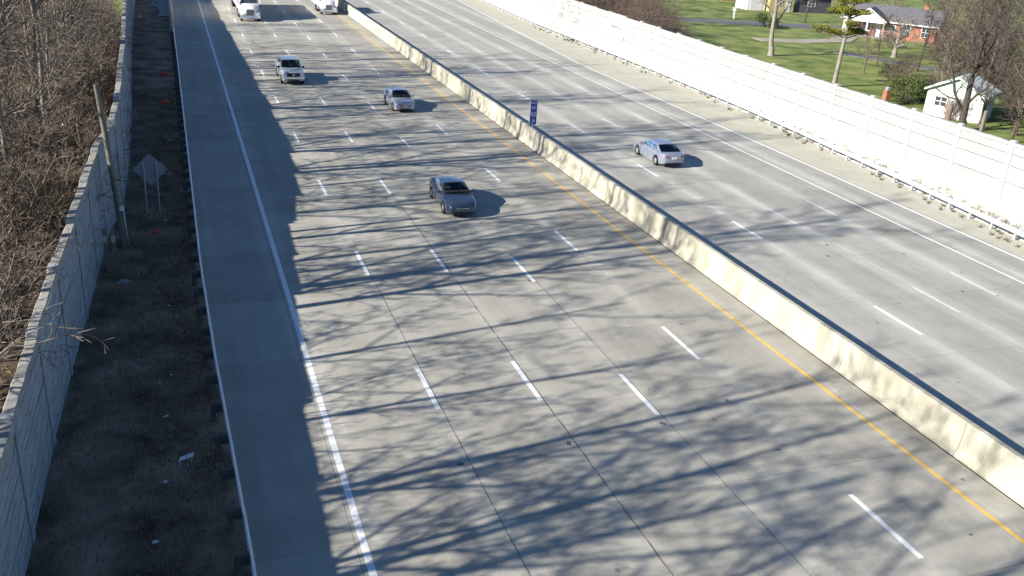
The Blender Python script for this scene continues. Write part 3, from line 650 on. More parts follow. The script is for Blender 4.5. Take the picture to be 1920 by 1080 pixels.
evergreen_bush((65.0, 74.5, .0), 1.9, 2.6, 2400, 'green leafy bush behind and left of the white shed', 2)
evergreen_bush((64.0, 59.5, .0), 2.4, 3.6, 3600, 'dark green bush right of the white shed', 3)
evergreen_bush((71.0, 63.0, .0), 2.6, 3.8, 3400, 'dark evergreen at the right edge behind the white shed', 4)
evergreen_bush((104.0, 133.5, 0), 2.6, 3.6, 2600, 'dark evergreen beside the gabled porch of the brick house', 5, s=.13)
evergreen_bush((84.5, 132.0, 0), 2.2, 3.0, 2400, 'grey-green conifer on the lawn in front of the yellow house', 6, s=.12)
evergreen_bush((92.5, 99.5, 0), 2.4, 3.2, 2200, 'olive bush on the lawn to the right of the brick house', 7, s=.13)

# ------------------------------------------------------------------ houses
def window(parent, x0, x1, z0, z1, y=0, frame='siding_white', depth=.06, mull=True):
    b = MB(); f = .09
    b.box(x0-f, x1+f, y-depth, y+.02, z1, z1+f); b.box(x0-f, x1+f, y-depth-.03, y+.02, z0-f, z0); b.box(x0-f, x0, y-depth+.003, y+.02, z0, z1); b.box(x1, x1+f, y-depth+.003, y+.02, z0, z1)
    if mull: b.box((x0+x1)/2-.03, (x0+x1)/2+.03, y-depth+.01, y+.02, z0, z1); b.box(x0, x1, y-depth+.014, y+.02, (z0+z1)/2-.03, (z0+z1)/2+.03)
    w = b.build('window', frame, parent); MB().box(x0, x1, y-.02, y+.03, z0, z1).build('pane', 'window_glass', w); return w
def gable_roof(x0, x1, y0, y1, z, h, over, th=.16, along='x'):
    """thin gable roof, ridge along x (or y)"""
    b = MB()
    if along == 'x':
        ym = (y0+y1)/2; pts = [(y0-over, z-.12), (ym, z+h), (y1+over, z-.12), (y1+over, z-.12+th), (ym, z+h+th), (y0-over, z-.12+th)]
        b.prism(pts, 0, x0-over, x1+over)
    else:
        xm = (x0+x1)/2; pts = [(x0-over, z-.12), (xm, z+h), (x1+over, z-.12), (x1+over, z-.12+th), (xm, z+h+th), (x0-over, z-.12+th)]
        b.prism(pts, 1, y0-over, y1+over)
    return b
# brick ranch house with a white gabled porch
H = empty('brick_house', (96.3, 127.6, 0.02), rad(-52.3)); tag(H, 'red brick ranch house with white gabled porch and grey roof', 'house')
b = MB(); b.box(0, 14.2, 0, 8, -.3, 2.6); b.build('wall', 'brick_red', H)
gb = MB(); gb.prism([(0, 2.6), (8, 2.6), (4, 4.55)], 0, .0, 14.2); gb.build('gable_end', 'siding_white', H)
rf = gable_roof(0, 14.2, 0, 8, 2.6, 2.0, .5).build('roof', 'roof_grey', H)
MB().box(11, 11.7, 5, 5.7, 3.6, 5.4).build('chimney', 'brick_red', rf)
MB().box(-.5, 14.7, -.58, -.5, 2.43, 2.62).build('fascia', 'siding_white', H)
po = gable_roof(1.4, 6.9, -2.0, 1.4, 2.62, 1.75, .25, along='y').build('porch_roof', 'roof_grey', H)
MB().prism([(1.45, 2.55), (6.85, 2.55), (4.15, 4.25)], 1, -2.02, -1.9).build('porch_gable', 'siding_white', H)
MB().prism([(1.2, 2.46), (1.2, 2.66), (4.15, 4.55), (7.1, 2.66), (7.1, 2.46), (4.15, 4.3)], 1, -2.32, -2.26).build('bargeboard', 'siding_white', H)
MB().box(1.4, 6.9, -2.0, -1.8, 2.3, 2.55).build('porch_beam', 'siding_white', H)
cm = MB().bev_box(-.12, .12, -.12, .12, 0, 2.3, .02).mesh('column', 'siding_white')
for x in (1.6, 4.15, 6.7): mesh_obj('column', cm, H, (x, -1.88, 0))
MB().box(1.2, 7.1, -2.2, 0, -.25, .12).build('porch_floor', 'stone_grey', H)
MB().box(-.02, 2.2, -.06, -.01, .0, 2.5).build('side_panel', 'siding_white', H)
dr = MB().box(5.0, 5.95, -.07, -.01, .12, 2.2).build('door', 'siding_white', H); MB().disc((5.8, -.09, 1.15), 1, .04, .05, 8).build('handle', 'chrome', dr)
window(H, 3.0, 4.4, .9, 2.1); window(H, 9.2, 10.4, .9, 2.2); window(H, 12.2, 13.3, .9, 2.2); window(H, 7.4, 8.1, 1.0, 2.1)
# yellow house with a charcoal wing
H2 = empty('yellow_house', (102.0, 157.0, .02), rad(-6)); tag(H2, 'pale yellow house with a charcoal wing at the top edge', 'house')
MB().box(0, 5.2, 0, 8, -.3, 2.8).build('wall', 'siding_yellow', H2); MB().box(5.2, 13.5, .4, 8, -.3, 3.0).build('wing', 'siding_charcoal', H2)
MB().prism([(0, 3.2), (8, 3.2), (4, 5.2)], 0, .02, 5.18).build('gable_end', 'siding_yellow', H2)
gable_roof(0, 5.2, 0, 8, 3.2, 2.1, .4).build('roof', 'roof_grey', H2); gable_roof(5.65, 13.5, .4, 8, 3.0, 1.7, .4).build('roof', 'roof_grey', H2)
window(H2, 1.2, 2.6, 1.3, 2.6); window(H2, 8.5, 10, 1.2, 2.3, .4); MB().box(3.5, 4.5, -.06, -.01, 0, 2.2).build('door', 'siding_white', H2)
MB().box(-4.2, -.4, 1.0, 6, -.3, 2.6).build('garage', 'siding_white', H2); gable_roof(-4.2, -.9, 1.0, 6, 2.6, 1.2, .25).build('garage_roof', 'roof_grey', H2)
gd = MB(); [gd.box(-3.6, -1.0, .95, .99, .02+.52*k, .5+.52*k) for k in range(4)]; gd.build('garage_door', 'siding_white', H2)
# red and white house half out of the top edge
H3 = empty('white_house', (98.0, 176.5, .02), rad(-8)); tag(H3, 'white and red house cut off by the top edge, left of the yellow house', 'house')
MB().box(0, 5, 0, 7, -.3, 3.0).build('wall', 'siding_white', H3); MB().box(5, 10, .2, 7, -.3, 3.0).build('wing', 'brick_red', H3); gable_roof(0, 10, 0, 7, 3.0, 1.8, .4).build('roof', 'roof_grey', H3)
window(H3, 1.5, 3, 1.1, 2.3); window(H3, 6.5, 8, 1.1, 2.3, .2); MB().box(3.6, 4.5, -.05, -.01, 0, 2.1).build('door', 'siding_charcoal', H3)
# white shed close behind the wall
H4 = empty('white_shed', (59.6, 68.6, .0), rad(-58)); tag(H4, 'white shed with pale roof close behind the white wall', 'shed')
MB().box(0, 5.0, 0, 4.6, -.3, 2.5).build('wall', 'siding_white', H4); MB().prism([(0, 2.5), (5.0, 2.5), (2.5, 3.75)], 1, .0, 4.6).build('gable_end', 'siding_green', H4)
gable_roof(0, 5.0, 0, 4.6, 2.5, 1.3, .35, along='y').build('roof', 'roof_pale', H4)
MB().box(-.06, 0, 0, 4.6, -.3, 2.4).build('side_panel', 'siding_green', H4)
d4 = MB().box(2.9, 4.1, -.05, -.005, 0, 2.1).build('door', 'siding_white', H4); MB().disc((3.05, -.07, 1.05), 1, .04, .05, 8).build('handle', 'black_plastic', d4)
window(H4, .8, 1.8, 1.1, 1.9)
H5 = empty('green_shed', (86.0, 79.0, 0), rad(-50)); tag(H5, 'pale green shed with white roof edge at the right edge', 'shed')
MB().box(0, 6, 0, 5, -.3, 2.6).build('wall', 'siding_green', H5); gable_roof(0, 6, 0, 5, 2.6, 1.2, .35).build('roof', 'roof_pale', H5); MB().box(-.35, 6.35, -.43, -.36, 2.38, 2.62).build('fascia', 'siding_white', H5)
window(H5, 1, 2.2, 1, 2); MB().box(3.6, 4.6, -.05, -.005, 0, 2.1).build('door', 'siding_white', H5)
# small yard things
mb = empty('mailbox', (85.3, 143.0, .12)); tag(mb, 'white mailbox on a white post beside the street', 'mailbox')
MB().bev_box(-.12, .12, -.12, .12, -.2, 1.15, .01).build('post', 'mailbox_white', mb); MB().bev_box(-.28, .28, -.4, .4, 1.16, 1.75, .12).build('box', 'mailbox_white', mb)
kn = empty('brick_pillar', (58.4, 72.6, .0)); tag(kn, 'small orange-brown brick pillar with pale cap just above the white wall', 'pillar')
MB().bev_box(-.28, .28, -.28, .28, -.2, 1.55, .02).build('shaft', 'terracotta', kn); MB().bev_box(-.2, .2, -.2, .2, 1.55, 1.85, .05).build('cap', 'stone_grey', kn)
fp = empty('fence_post', (52.6, 55.0, .0)); tag(fp, 'weathered wooden post at the corner of the yard right of the white shed', 'post')
MB().bev_box(-.13, .13, -.13, .13, -.2, 3.4, .02).build('post', 'pole_wood', fp)
us = empty('leaf_pile_stump', (56.0, 62.0, .0)); tag(us, 'reddish brown cut stump in front of the white shed', 'stump')
b = MB(); b.loft([[(r_*(1+.12*math.sin(3*a))*math.cos(a), r_*math.sin(a), z) for a in np.arange(0, 6.28, .524)] for r_, z in ((.5, -.1), (.34, .3), (.28, 1.0), (.26, 2.1), (.2, 2.4))]); b.build('stump', 'bark_brown', us, True)
us.name = 'tree_stump'

# ------------------------------------------------------------------ signs, pole, posts, litter
sg = empty('mile_marker', (16.27, 60.4, 1.25)); tag(sg, 'narrow blue mile marker sign standing on the median barrier', 'sign')
MB().box(-.03, .03, -.02, .02, -.02, .35).build('bracket', 'galvanised', sg)
pl = MB().bev_box(-.25, .25, -.012, .012, .25, 1.98, .004).build('plate', 'sign_blue', sg)
MB().box(-.268, -.251, -.011, .011, .25, 1.97).add([], []).build('border', 'white_paint', pl); MB().box(.251, .268, -.011, .011, .25, 1.97).build('border', 'white_paint', pl)
def text(body, size, loc, parent, m='white_paint', rot=(rad(90), 0, 0)):
    c = bpy.data.curves.new('lettering', 'FONT'); c.body = body; c.size = size; c.align_x = 'CENTER'; c.align_y = 'CENTER'; c.extrude = .002; c.offset = .006
    o = bpy.data.objects.new('lettering', c); COL.objects.link(o); dg = bpy.context.evaluated_depsgraph_get(); me = bpy.data.meshes.new_from_object(o.evaluated_get(dg)); bpy.data.objects.remove(o, do_unlink=True)
    me.materials.clear(); me.materials.append(MATS[m]); return mesh_obj('lettering', me, parent, loc, rot)
text('WEST', .19, (0, -.016, 1.80), pl, 'sign_text'); text('465', .27, (0, -.016, 1.48), pl, 'sign_text'); text('52', .40, (0, -.016, .98), pl, 'sign_text'); text('.6', .40, (0, -.016, .55), pl, 'sign_text')

ds = empty('diamond_sign', (-9.18, 48.0, .05)); tag(ds, 'back of a bare metal diamond sign on two posts in the shaded verge', 'sign')
b = MB(); h_ = .84; c0 = 2.40; b.prism([(-h_, c0), (-h_+.05, c0-.05), (-.05, c0-h_+.05), (0, c0-h_), (.05, c0-h_+.05), (h_-.05, c0-.05), (h_, c0), (h_-.05, c0+.05), (.05, c0+h_-.05), (0, c0+h_), (-.05, c0+h_-.05), (-h_+.05, c0+.05)], 1, -.004, .004); b.build('plate', 'aluminium_back', ds)
pm = MB(); pm.box(-.03, .03, -.045, -.006, -.3, 2.8); pm.box(-.008, .008, -.075, -.044, -.3, 2.8); pm = pm.mesh('post', 'galvanised')
for x in (-.3, .3): mesh_obj('post', pm, ds, (x, 0, 0))
bt = MB().disc((0, -.05, 0), 1, .02, .03, 8).mesh('bolt', 'chrome')
for x in (-.3, .3):
    for z in (2.1, 2.65): mesh_obj('bolt', bt, ds, (x, -.03, z))

up = empty('utility_pole', (-10.42, 43.3, .05)); tag(up, 'leaning wooden pole cut off at the top beside the shaded wall', 'pole')
b = MB(); b.tube([(0, 0, -.5), (-.13, 0, 2.4), (-.30, 0, 5.0), (-.48, 0, 7.6)], [.145, .135, .12, .11], 14); o = b.build('shaft', 'pole_wood', up); smooth_angle(o, 50)
b = MB(); b.tube([(.2, -.1, -.1), (.13, -.1, 1.0), (.09, -.1, 1.9)], .035, 8); b.build('conduit', 'galvanised', up, True)
MB().bev_box(-.06, .14, -.28, -.16, 1.9, 2.1, .02).build('junction_box', 'litter_white', up)
for (x, lab) in ((-10.95, 'left one of two short weathered posts at the foot of the wall'), (-10.62, 'right one of two short weathered posts at the foot of the wall')):
    pp = empty('marker_post', (x, 40.2, .05)); tag(pp, lab, 'post'); b = MB(); b.loft([[(-.08*k+dx, -.08*k, z), (.08*k+dx, -.08*k, z), (.08*k+dx, .08*k, z), (-.08*k+dx, .08*k, z)] for k, z, dx in ((1, -.3, 0), (1, 1.95, -.04), (.8, 2.05, -.04))]); b.build('post', 'pole_wood', pp)
    MB().box(-.081+.0, .081, -.094, -.084, 1.45, 1.75).build('reflector_plate', 'galvanised', pp).location = (-.03, 0, 0)

def lump(name, loc, sx, sy, sz, m, label, cat, seed, rz=0, group=None):
    """crumpled irregular piece"""
    r_ = random.Random(seed); b = MB(); rings = []
    for z, k in ((0, .9), (.35, 1.0), (.75, .8), (1, .35)):
        rings.append([(sx*k*r_.uniform(.75, 1.15)*math.cos(a), sy*k*r_.uniform(.75, 1.15)*math.sin(a), sz*z*r_.uniform(.85, 1.1)) for a in np.arange(0, 6.28, .785)])
    b.loft(rings); o = b.build(name, m, loc=loc, rot=(0, 0, rz)); tag(o, label, cat, group); return o
lump('plastic_scrap', (-8.5, 86.5, .03), .42, .28, .35, 'orange_plastic', 'farther of two red plastic scraps on the shaded verge', 'debris', 1)
lump('plastic_scrap', (-8.54, 75.0, .03), .36, .25, .3, 'orange_plastic', 'nearer of two red plastic scraps beyond the diamond sign', 'debris', 2)
lump('plastic_scrap', (-9.05, 45.1, .03), .26, .17, .16, 'orange_plastic', 'dull red plastic scrap near the feet of the diamond sign', 'debris', 3)
lump('concrete_chunk', (-10.35, 39.0, .03), .34, .24, .14, 'stone_grey', 'flat grey stone slab lying near the two short posts', 'stone', 4, .3)
for i, (x, y, sx, sy, lab) in enumerate(((-8.4, 55.5, .32, .1, 'long white scrap right of the diamond sign'), (-8.65, 47.0, .13, .1, 'round white scrap right of the diamond sign posts'), (-8.74, 23.7, .1, .07, 'small white scrap just below the broken plastic plate'), (-10.05, 23.2, .17, .07, 'pale flat scrap in the lower middle of the verge'),
        (-8.89, 29.65, .09, .07, 'left one of two small white scraps halfway along the verge'), (-8.5, 30.2, .08, .06, 'right one of two small white scraps halfway along the verge'), (-8.69, 27.4, .1, .04, 'thin white sliver on the leaf-strewn verge'), (-8.55, 36.2, .07, .05, 'tiny white scrap near the guardrail in mid verge'), (-8.45, 90.5, .18, .12, 'white scrap beside the farthest red scrap'), (-8.5, 94.0, .16, .12, 'farthest white scrap on the verge'), (-9.0, 21.0, .1, .07, 'curled grey scrap nearest the camera'), (-8.3, 63.5, .12, .1, 'small pale scrap between the sign and the red scraps'))):
    lump('litter', (x, y, .03), sx, sy, .06, 'litter_white', lab, 'litter', 20+i, .2)
bp_ = empty('broken_barricade', (-8.12, 24.7, .04), .25); tag(bp_, 'broken white plastic plate with three thin legs lying on the verge', 'debris')
MB().add([(-.26, -.02, .03), (.2, .03, .05), (.26, .16, .10), (-.16, .11, .08), (-.26, -.02, .05), (.2, .03, .07), (.26, .16, .12), (-.16, .11, .10)], [(3, 2, 1, 0), (4, 5, 6, 7), (0, 1, 5, 4), (1, 2, 6, 5), (2, 3, 7, 6), (3, 0, 4, 7)]).build('plate', 'litter_white', bp_)
for x in (-.2, .02, .14):
    b = MB(); b.tube([(x, .0, .05), (x-.06, -.2, .015), (x-.09, -.36, .012)], .009, 6); b.build('leg', 'litter_white', bp_)
# ------------------------------------------------------------------ vehicles  (local: +x forward, z up, wheels on z=0)
def ellipse_loop(cx, y, cz, rx, rz, n=14): return [(cx+rx*math.cos(6.2832*i/n), y, cz+rz*math.sin(6.2832*i/n)) for i in range(n)]
def wheel(parent, x, y, r, w, rim='alloy'):
    o = empty('wheel', (x, y, r)); o.parent = parent; s_ = 1 if y > 0 else -1
    b = MB(); n = 22; prof_ = [(r*.62, -w/2), (r*.93, -w/2), (r, -w*.36), (r, w*.36), (r*.93, w/2), (r*.62, w/2)]
    b.loft([[(pr*math.cos(6.2832*i/n), py, pr*math.sin(6.2832*i/n)) for pr, py in prof_] for i in range(n+1)], True, False); t = b.build('tyre', 'tyre_rubber', o, True)
    b = MB(); yo = s_*w*.40; b.disc((0, s_*w*.22, 0), 1, r*.63, .03, 18)
    for k in range(5):
        a = 6.2832*k/5; c, q = math.cos(a), math.sin(a); wv = r*.11
        b.add([(-q*wv, yo, c*wv), (q*wv, yo, -c*wv), (c*r*.62+q*wv*.7, yo-s_*.02, q*r*.62-c*wv*.7), (c*r*.62-q*wv*.7, yo-s_*.02, q*r*.62+c*wv*.7)], [(0, 1, 2, 3)])
    b.disc((0, yo-s_*.01, 0), 1, r*.14, .05, 10)
    b.loft([[(pr*math.cos(6.2832*i/n), py, pr*math.sin(6.2832*i/n)) for pr, py in ((r*.56, yo-s_*.01), (r*.64, yo), (r*.64, yo-s_*.05))] for i in range(n+1)], False, False)
    b.build('rim', rim, o); return o
def grid_faces(P, ns, nt): return [(i*(nt+1)+j, (i+1)*(nt+1)+j, (i+1)*(nt+1)+j+1, i*(nt+1)+j+1) for i in range(ns) for j in range(nt)]

def make_car(name, C, loc, rz, label, cat, paint, driver):
    """C: dict with measures. Lower body lofted along x, glazed cabin on top, wheels, lamps, trim."""
    root = empty(name, loc, rz); tag(root, label, cat)
    L, Wd = C['L'], C['W']/2; wr = C['wr']; xf, xr = C['xf'], C['xr']; belt = C['belt']; gc = C['gc']
    def top(x): return interp(C['top'], x)
    def half(x): return Wd*interp(C['plan'], x)
    ar = wr*1.17
    def bottom(x):
        z = gc
        for xw in (xf, xr):
            d = abs(x-xw)
            if d < ar: z = max(z, wr+math.sqrt(ar*ar-d*d)-.0)
        if x > L/2-.55: z = max(z, gc+(x-(L/2-.55))*.12)
        if x < -L/2+.6: z = max(z, gc+((-L/2+.6)-x)*.25)
        return z
    xs = sorted(set([round(v, 3) for v in np.linspace(-L/2, L/2, 34)]+[round(xw+ar*math.cos(a), 3) for xw in (xf, xr) for a in np.linspace(0, math.pi, 15)]+[round(-L/2+v, 3) for v in (.02, .06, .12)]+[round(L/2-v, 3) for v in (.02, .06, .12)]))
    rings = []
    for x in xs:
        zt, w = top(x), half(x); zb = min(bottom(x), zt-.12); cr = C.get('crown', .035)
        e = min(1, (min(L/2-x, x+L/2)/.14)); k = math.sqrt(max(.0, 1-(1-e)**2)); w2 = w*(.90+.10*k); zt2 = zt-.10*(1-k); zb2 = min(zb+.10*(1-k), zt2-.05)
        s1 = C.get('tumble', .05); zm = zb2+(zt2-zb2)*.55
        half_ = [(w2*.96, zb2), (w2*.99, zb2+(zt2-zb2)*.12), (w2, zm), (w2*(1-s1*.5), zt2-.09), (w2*(1-s1)-.02, zt2-.03), (w2*(1-s1)-.09, zt2), (w2*.5, zt2+cr*.8), (0, zt2+cr)]
        ring = [(x, y_, z_) for y_, z_ in half_]+[(x, -y_, z_) for y_, z_ in half_[-2::-1]]
        ring += [(x, -w2*.8, zb2+.0), (x, w2*.8, zb2+.0)]
        rings.append(ring)
    b = MB(); b.loft(rings); body = b.build('body', paint, root); smooth_angle(body, 38)
    # dark underbody between the wheels
    MB().box(-L/2+.25, L/2-.25, -Wd*.70, Wd*.70, gc-.02, gc+.34).build('underbody', 'black_plastic', root)
    # cabin
    xa, xb, xc, xd = C['xa'], C['xb'], C['xc'], C['xd']; zr = C['zr']; wb_ = Wd*(1-C.get('tumble', .05))-.05; wt = Wd*C.get('roofw', .70)
    za, zd = top(xa)+.01, top(xd)+.01
    def belt_pt(s): x = xa+(xd-xa)*s; return x, (za+(zd-za)*s if not C.get('flatbelt') else belt)
    def roof_pt(s):
        x = xb+(xc-xb)*s; return x, zr-.055-C.get('rdrop', .05)*max(0, s-.35)**1.6
    fr = MB(); gl = {}
    ss = C['ss']; ts = [0, .10, .5, .87, 1.0]
    for sd in (1, -1):
        P = []
        for s_ in ss:
            bx_, bz_ = belt_pt(s_); tx_, tz_ = roof_pt(s_)
            for t_ in ts:
                bow = .03*math.sin(math.pi*t_)
                P.append((bx_+(tx_-bx_)*t_, sd*(wb_+(wt-wb_)*t_+bow), bz_+(tz_-bz_)*t_))
        F = grid_faces(P, len(ss)-1, len(ts)-1)
        for idx, f in enumerate(F):
            i, j = divmod(idx, len(ts)-1); f2 = f if sd < 0 else f[::-1]
            wn = C['win'].get(i)
            if wn is not None and 1 <= j <= 2: gl.setdefault((wn, sd), MB()).add([P[q] for q in f2], [(0, 1, 2, 3)])
            else: fr.add([P[q] for q in f2], [(0, 1, 2, 3)])
    us = [-1, -.93, -.5, 0, .5, .93, 1]; vs_ = [0, .06, .35, .65, .93, 1]
    for nm, (A, Bp, dirn) in {'windshield': (belt_pt(0), roof_pt(0), 1), 'rear_window': (belt_pt(1), roof_pt(1), -1)}.items():
        P = []
        for u_ in us:
            for v_ in vs_:
                w = wb_+(wt-wb_)*v_+.03*math.sin(math.pi*v_); bul = (1-u_*u_)*(.10*(1-v_)+.05*v_)*dirn; zz = (1-u_*u_)*.055*v_
                P.append((A[0]+(Bp[0]-A[0])*v_+bul, u_*w, A[1]+(Bp[1]-A[1])*v_+zz))
        for idx, f in enumerate(grid_faces(P, len(us)-1, len(vs_)-1)):
            i, j = divmod(idx, len(vs_)-1); f2 = f if dirn > 0 else f[::-1]
            if 1 <= i <= 4 and 1 <= j <= 3: gl.setdefault((nm, 0), MB()).add([P[q] for q in f2], [(0, 1, 2, 3)])
            else: fr.add([P[q] for q in f2], [(0, 1, 2, 3)])
    cab = fr.build('cabin_frame', paint, root)
    P = []; vs2 = np.linspace(0, 1, 9)
    for u_ in us:
        for s_ in vs2:
            tx_, tz_ = roof_pt(s_); bul = (1-u_*u_)*.05*(1-2*s_); P.append((tx_+bul, u_*wt, tz_+(1-u_*u_)*.055))
    b = MB(); b.add(P, [f[::-1] for f in grid_faces(P, len(us)-1, 8)]); rf_ = b.build('roof', paint, root); rf_.data.polygons.foreach_set('use_smooth', [True]*len(rf_.data.polygons))
    for (nm, sd), m_ in gl.items(): m_.build(nm if sd == 0 else 'side_window', 'car_glass', root)
    # interior
    ixa, ixd = xa-.1, xd+.1; zs = zr-1.0; zfl = max(top(x_) for x_ in np.linspace(xd, xa, 9))+C.get('crown', .035)+.012
    MB().box(ixd, ixa-.15, -wb_*.9, wb_*.9, belt-.1, zfl).build('cabin_floor', 'seat_fabric', root)
    MB().bev_box(ixa-.5, ixa+.05, -wb_*.88, wb_*.88, belt-.1, zfl+.05, .03).build('dashboard', 'black_plastic', root)
    for x_ in C['seats']:
        for y_ in (-.36, .36):
            st = MB(); st.bev_box(-.25, .25, -.24, .24, zs-.1, zs+.04, .05); st.loft([[(-.22-t*.16-.06, -.23*k, zs+t*.80), (-.22-t*.16-.06, .23*k, zs+t*.80), (-.10-t*.16, .23*k, zs+t*.80), (-.10-t*.16, -.23*k, zs+t*.80)] for t, k in ((0, 1), (.5, 1), (.78, .85), (.8, .5), (1.0, .45))]); st.build('seat', 'seat_fabric', root, loc=(x_, y_, 0))
    b = MB(); n = 16; b.loft([[(.19*.18*0+(.19+.016*math.cos(q))*0+C['seats'][0]+.42+.06*math.sin(6.2832*i/n), .36+(.18+.016*math.cos(q))*math.cos(6.2832*i/n), zfl+.03+(.18+.016*math.cos(q))*math.sin(6.2832*i/n)*.9+.016*math.sin(q)*.2) for q in np.arange(0, 6.28, 1.05)] for i in range(n+1)], True, False); b.build('steering_wheel', 'black_plastic', root)
    # wheels
    for x_ in (xf, xr):
        for y_ in (1, -1): wheel(root, x_, y_*(Wd-.115), wr, .215)
    # front: lamps, grille, bumper opening, plate ; rear: lamps, bumper strip, plate
    zf = top(L/2-.1)
    def patch(nm, m_, pts, parent=root): b_ = MB(); b_.loft(pts); o_ = b_.build(nm, m_, parent); return o_
    for sd in (1, -1):
        hw = half(L/2-.18)
        hl = C.get('lamp', (.36, .17, .16)); x0_ = L/2-C.get('lamp_in', .30)
        ys_ = (hw-.04, hw-hl[0]*.55, hw-hl[0])
        q = [[(x0_-.16, sd*(ys_[0]+.045), z) for z in (zf-.06-hl[1]*.9, zf-.06)], [(x0_+.10, sd*ys_[0], z) for z in (zf-.07-hl[1], zf-.05)], [(L/2-.055, sd*ys_[1], z) for z in (zf-.085-hl[1], zf-.085)], [(L/2-.012, sd*ys_[2], z) for z in (zf-.08-hl[1]*.8, zf-.11)]]
        b = MB(); b.loft([[(x_-.10, y_-sd*.05, z1), (x_-.10, y_-sd*.05, z2), (x_+.014, y_+sd*.008, z2), (x_+.014, y_+sd*.008, z1)] for (x_, y_, z1), (_, _, z2) in q]); b.build('headlight', 'lamp_clear', root)
        zt_ = top(-L/2+.1); hw2 = half(-L/2+.18); tl = C.get('tail', (.38, .16))
        q = [(-L/2+.34, sd*(hw2+.006)), (-L/2+.12, sd*(hw2-.045)), (-L/2+.03, sd*(hw2-.16)), (-L/2-.008, sd*(hw2-tl[0]))]
        b = MB(); b.loft([[(x_+.10, y_-sd*.06, zt_-.08-tl[1]), (x_+.10, y_-sd*.06, zt_-.08), (x_-.012, y_+sd*.006, zt_-.08), (x_-.012, y_+sd*.006, zt_-.08-tl[1])] for x_, y_ in q]); b.build('taillight', 'lamp_red', root)
        # mirrors
        b = MB(); mx_ = xa-.30; b.loft([[(mx_+dx-.05*k, sd*y_, belt+.10-.075*k), (mx_+dx+.07*k, sd*y_, belt+.10-.075*k), (mx_+dx+.07*k, sd*y_, belt+.10+.09*k), (mx_+dx-.05*k, sd*y_, belt+.10+.09*k)] for y_, k, dx in ((wb_-.02, .35, .03), (Wd+.03, .6, .02), (Wd+.07, 1, 0), (Wd+.20, .9, -.03))]); b.build('mirror', C.get('mirror', paint), root)
        for x_ in C['handles']: MB().bev_box(x_-.09, x_+.09, sd*Wd-.012, sd*Wd+.016, belt-.17, belt-.13, .006).build('door_handle', paint, root)
    gw, gh, gz = C['grille']; gx = L/2
    g_ = MB().bev_box(gx-.06, gx+.016, -gw, gw, gz-gh/2, gz+gh/2, .012).build('grille', 'black_plastic', root)
    bars = C.get('bars', 2)
    for k in range(bars): zz = gz-gh/2+gh*(k+1)/(bars+1); MB().box(gx+.010, gx+.026, -gw*.98, gw*.98, zz-.012, zz+.012).build('grille_bar', C.get('bar_m', 'chrome'), g_)
    if C.get('emblem'):
        b = MB(); b.loft([ellipse_loop(0, 0, 0, 0, 0)][:0] or [[(gx+dx, rx*math.cos(a), gz+rz_*math.sin(a)) for a in np.arange(0, 6.28, .35)] for dx, rx, rz_ in ((.01, .13, .055), (.034, .125, .05))]); b.build('emblem', C['emblem'], g_)
    bo = C['intake']; MB().bev_box(gx-.08, gx+.012, -bo[0], bo[0], bo[2]-bo[1]/2, bo[2]+bo[1]/2, .012).build('lower_intake', 'black_plastic', root)
    if C.get('bumper'):
        bw, b0, b1 = C['bumper']
        b = MB(); b.loft([[(gx+dx-.12, y_, b0), (gx+dx, y_, b0+.02), (gx+dx+.01, y_, (b0+b1)/2), (gx+dx, y_, b1-.02), (gx+dx-.12, y_, b1)] for y_, dx in ((-bw, -.10), (-bw*.82, .03), (-bw*.4, .055), (bw*.4, .055), (bw*.82, .03), (bw, -.10))]); b.build('bumper', C.get('bumper_m', 'chrome'), root)
    MB().bev_box(gx+.03, gx+.045, -.16, .16, bo[2]-.01+.07, bo[2]+.13, .004).build('licence_plate', 'litter_white', root) if C.get('fplate') else None
    rz_ = top(-L/2+.1); MB().bev_box(-L/2-.024, -L/2+.03, -.17, .17, rz_-.30, rz_-.15, .004).build('licence_plate', 'litter_white', root)
    MB().bev_box(-L/2-.012, -L/2+.1, -Wd*.72, Wd*.72, gc+.12, gc+.2, .01).build('rear_valance', 'black_plastic', root)
    # door shut lines: thin dark strips set into the flank
    for x_ in C['doors']:
        for sd in (1, -1):
            b = MB(); w_ = half(x_); b.box(x_-.007, x_+.007, sd*w_-.012 if sd > 0 else sd*w_-.003, sd*w_+.003 if sd > 0 else sd*w_+.012, gc+.12, belt-.12); b.build('door_seam', 'black_plastic', root)
    if C.get('bed'):
        x0_, x1_, zt_ = C['bed']; b = MB(); w_ = Wd*.90; th_ = .07
        b.box(x0_, x1_, -w_, -w_+th_, zt_-.03, zt_+.10); b.box(x0_, x1_, w_-th_, w_, zt_-.03, zt_+.10); b.box(x0_-.02, x0_+th_-.02, -w_+th_+.002, w_-th_-.002, zt_-.03, zt_+.10); b.build('bed_rail', paint, root)
        MB().box(x0_+.06, x1_-.01, -w_+th_+.004, w_-th_-.004, zt_-.01, zt_+.045).build('bed_liner', 'black_plastic', root)
    # driver
    if driver: person(driver[0], driver[1], root, (C['seats'][0], .36, C['zr']-.99), rz)
    return root

